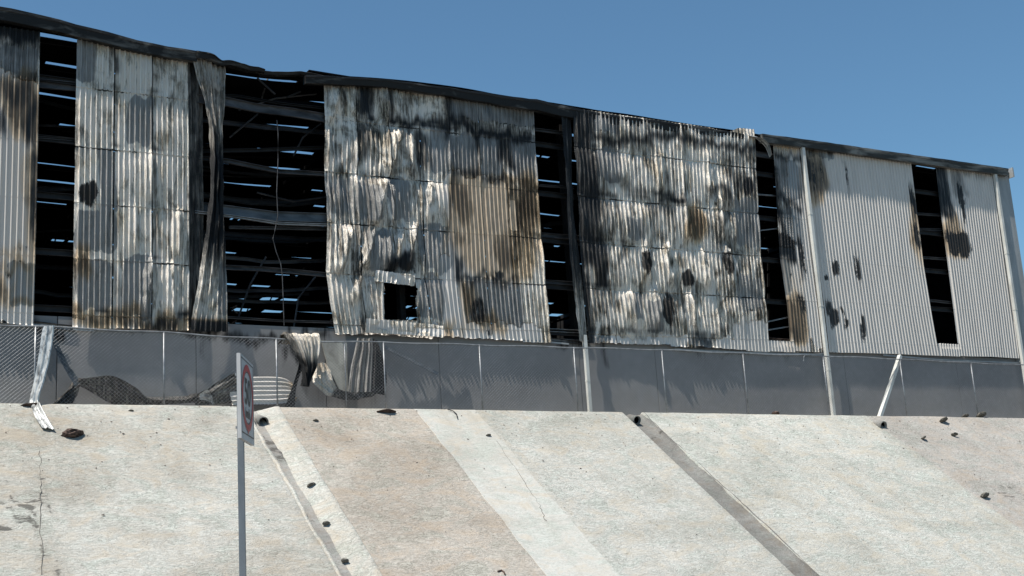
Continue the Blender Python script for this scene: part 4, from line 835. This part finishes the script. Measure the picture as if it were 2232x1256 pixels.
# ------------------------------------------------------------------ stones, clumps, twigs
def clump(name, p, size, seed, mat, label, cat, squash=.55, group=None, wide=1.3):
    import bmesh
    bm = bmesh.new(); bmesh.ops.create_icosphere(bm, subdivisions=3, radius=1)
    rs = random.Random(seed); ox = rs.uniform(0, 50)
    for v in bm.verts:
        c = v.co; k = 1+.45*float(fbm(np.array([c.x*1.7+ox]), np.array([c.y*1.7+c.z*2.3+ox]), seed, 3)[0])
        v.co = Vector((c.x*wide*k, c.y*k, c.z*squash*k))*size
    me = bpy.data.meshes.new(name); bm.to_mesh(me); bm.free()
    o = new_obj(name, me, None, mat); o.location = Vector(p)+Vector((0, 0, size*squash*.35)); o.rotation_euler = (rad(-30), 0, rs.uniform(-.6, .6))
    return tag(o, label, cat, group)
clump('charred_clump', [(6.24,-2.38,-0.95)][0], .19, 1, ROCK, 'dark brown charred clump on the slope beside the bent white strip end', 'debris')
clump('stone', sunk([(11.39,-4.19,-2.29)][0]), .09, 2, STONE, 'largest stone in the drain channel, upper of the three', 'stone')
clump('stone', sunk([(11.2,-5.49,-3.25)][0]), .07, 3, STONE, 'middle stone of the three in the drain channel', 'stone')
clump('stone', sunk([(11.15,-6.66,-4.12)][0]), .065, 4, STONE, 'lowest stone of the three in the drain channel', 'stone')
clump('stone', [(33.37,-5.44,-3.21)][0], .12, 5, STONE, 'dark stone low on the rosy slab at far right', 'stone')
clump('stone', [(36.49,-1.51,-0.3)][0], .15, 6, STONE, 'dark flat clod near the crest below the right part of the fence', 'stone', .4)
clump('stone', [(35.99,-2.33,-0.91)][0], .09, 7, STONE, 'small dark stone right of the pale drain pipe end, the right one of two', 'stone', .4)
clump('stone', [(34.26,-2.51,-1.04)][0], .09, 8, STONE, 'small dark stone just below and right of the pale drain pipe end', 'stone', .4)
clump('stone', [(12.51,-1.74,-0.47)][0], .06, 9, STONE, 'tiny dark chip on the pinkish slab below the curled sheet', 'stone', .3)
clump('charred_scrap', [(14.74,-1.32,-0.17)][0], .14, 10, ROCK, 'flat dark scrap at the crest below the black hanging sheet', 'debris', .2, wide=2.0)
clump('charred_scrap', [(5.54,-1.22,-0.09)][0], .12, 11, ROCK, 'dark scrap at the crest under the bent white strip', 'debris', .3, wide=2.0)
clump('stone', [(17.32,-2.36,-0.93)][0], .06, 12, STONE, 'tiny dark stone on the smooth white strip of the slope', 'stone', .4)
clump('dry_tuft', [(39.18,-1,-0.03)][0], .16, 13, STONE, 'dark dry tuft at the foot of the last visible fence post', 'plant', .4, wide=1.6)
clump('dry_tuft', [(38.3,-1,-0.07)][0], .12, 14, STONE, 'dark dry tuft left of the last visible fence post', 'plant', .4, wide=1.6)
clump('charred_scrap', [(29.1,-0.95,-0.05)][0], .10, 15, ROCK, 'small black scrap at the wall foot left of the tall downpipe', 'debris', .5)
clump('stone', [(7.82,-1.39,-0.21)][0], .05, 16, STONE, 'tiny dark chip near the crest below the twisted dark sheet', 'stone', .4)
o = MB().tube(on_slope([(16.69,-1.19,-0.07),(16.83,-1.27,-0.13),(16.85,-1.42,-0.24),(16.76,-1.62,-0.38)], .03), .014, 6).build('bent_wire', CHAR)
thing(o, 'bent black wire lying at the crest above the smooth white strip', 'wire')
o = MB().tube(on_slope([(14.54,-7.33,-4.61),(14.65,-7.3,-4.59),(14.68,-7.36,-4.63),(14.66,-7.44,-4.69)], .02), .018, 6).build('twig', ROCK)
thing(o, 'dark curled twig at the bottom of the pinkish slab', 'twig')
# scattered ash flakes on the slope, too many and too small to count
mb = MB(); rs = random.Random(5)
for k in range(420):
    X = rs.uniform(2, 45); s = rs.uniform(.05, 8)**1.0; s = s*rs.random()
    if 10.7 < X < 11.8 or 22.6 < X < 23.7: continue
    x, y, z = slope_pt(X, s, .012); a = rs.uniform(0, 6.28); q = rs.uniform(.005, .016)*(1.6 if rs.random() < .1 else 1)
    z = float(z); b0 = len(mb.v)
    for k2 in range(4):
        an = a+k2*1.57+rs.uniform(-.4, .4); rr = q*rs.uniform(.6, 1.5)
        dx, ds = rr*1.8*math.cos(an), rr*math.sin(an)
        mb.v.append((x+dx, y-ds*.8, z-ds*.6+.004))
    mb.v.append((x, y-.01, z+.016)); 
    mb.f += [(b0+i, b0+(i+1) % 4, b0+4) for i in range(4)]
o = mb.build('ash_flakes', ROCK); tag(o, 'scattered dark ash flakes over the concrete slope', 'ash', kind='stuff')
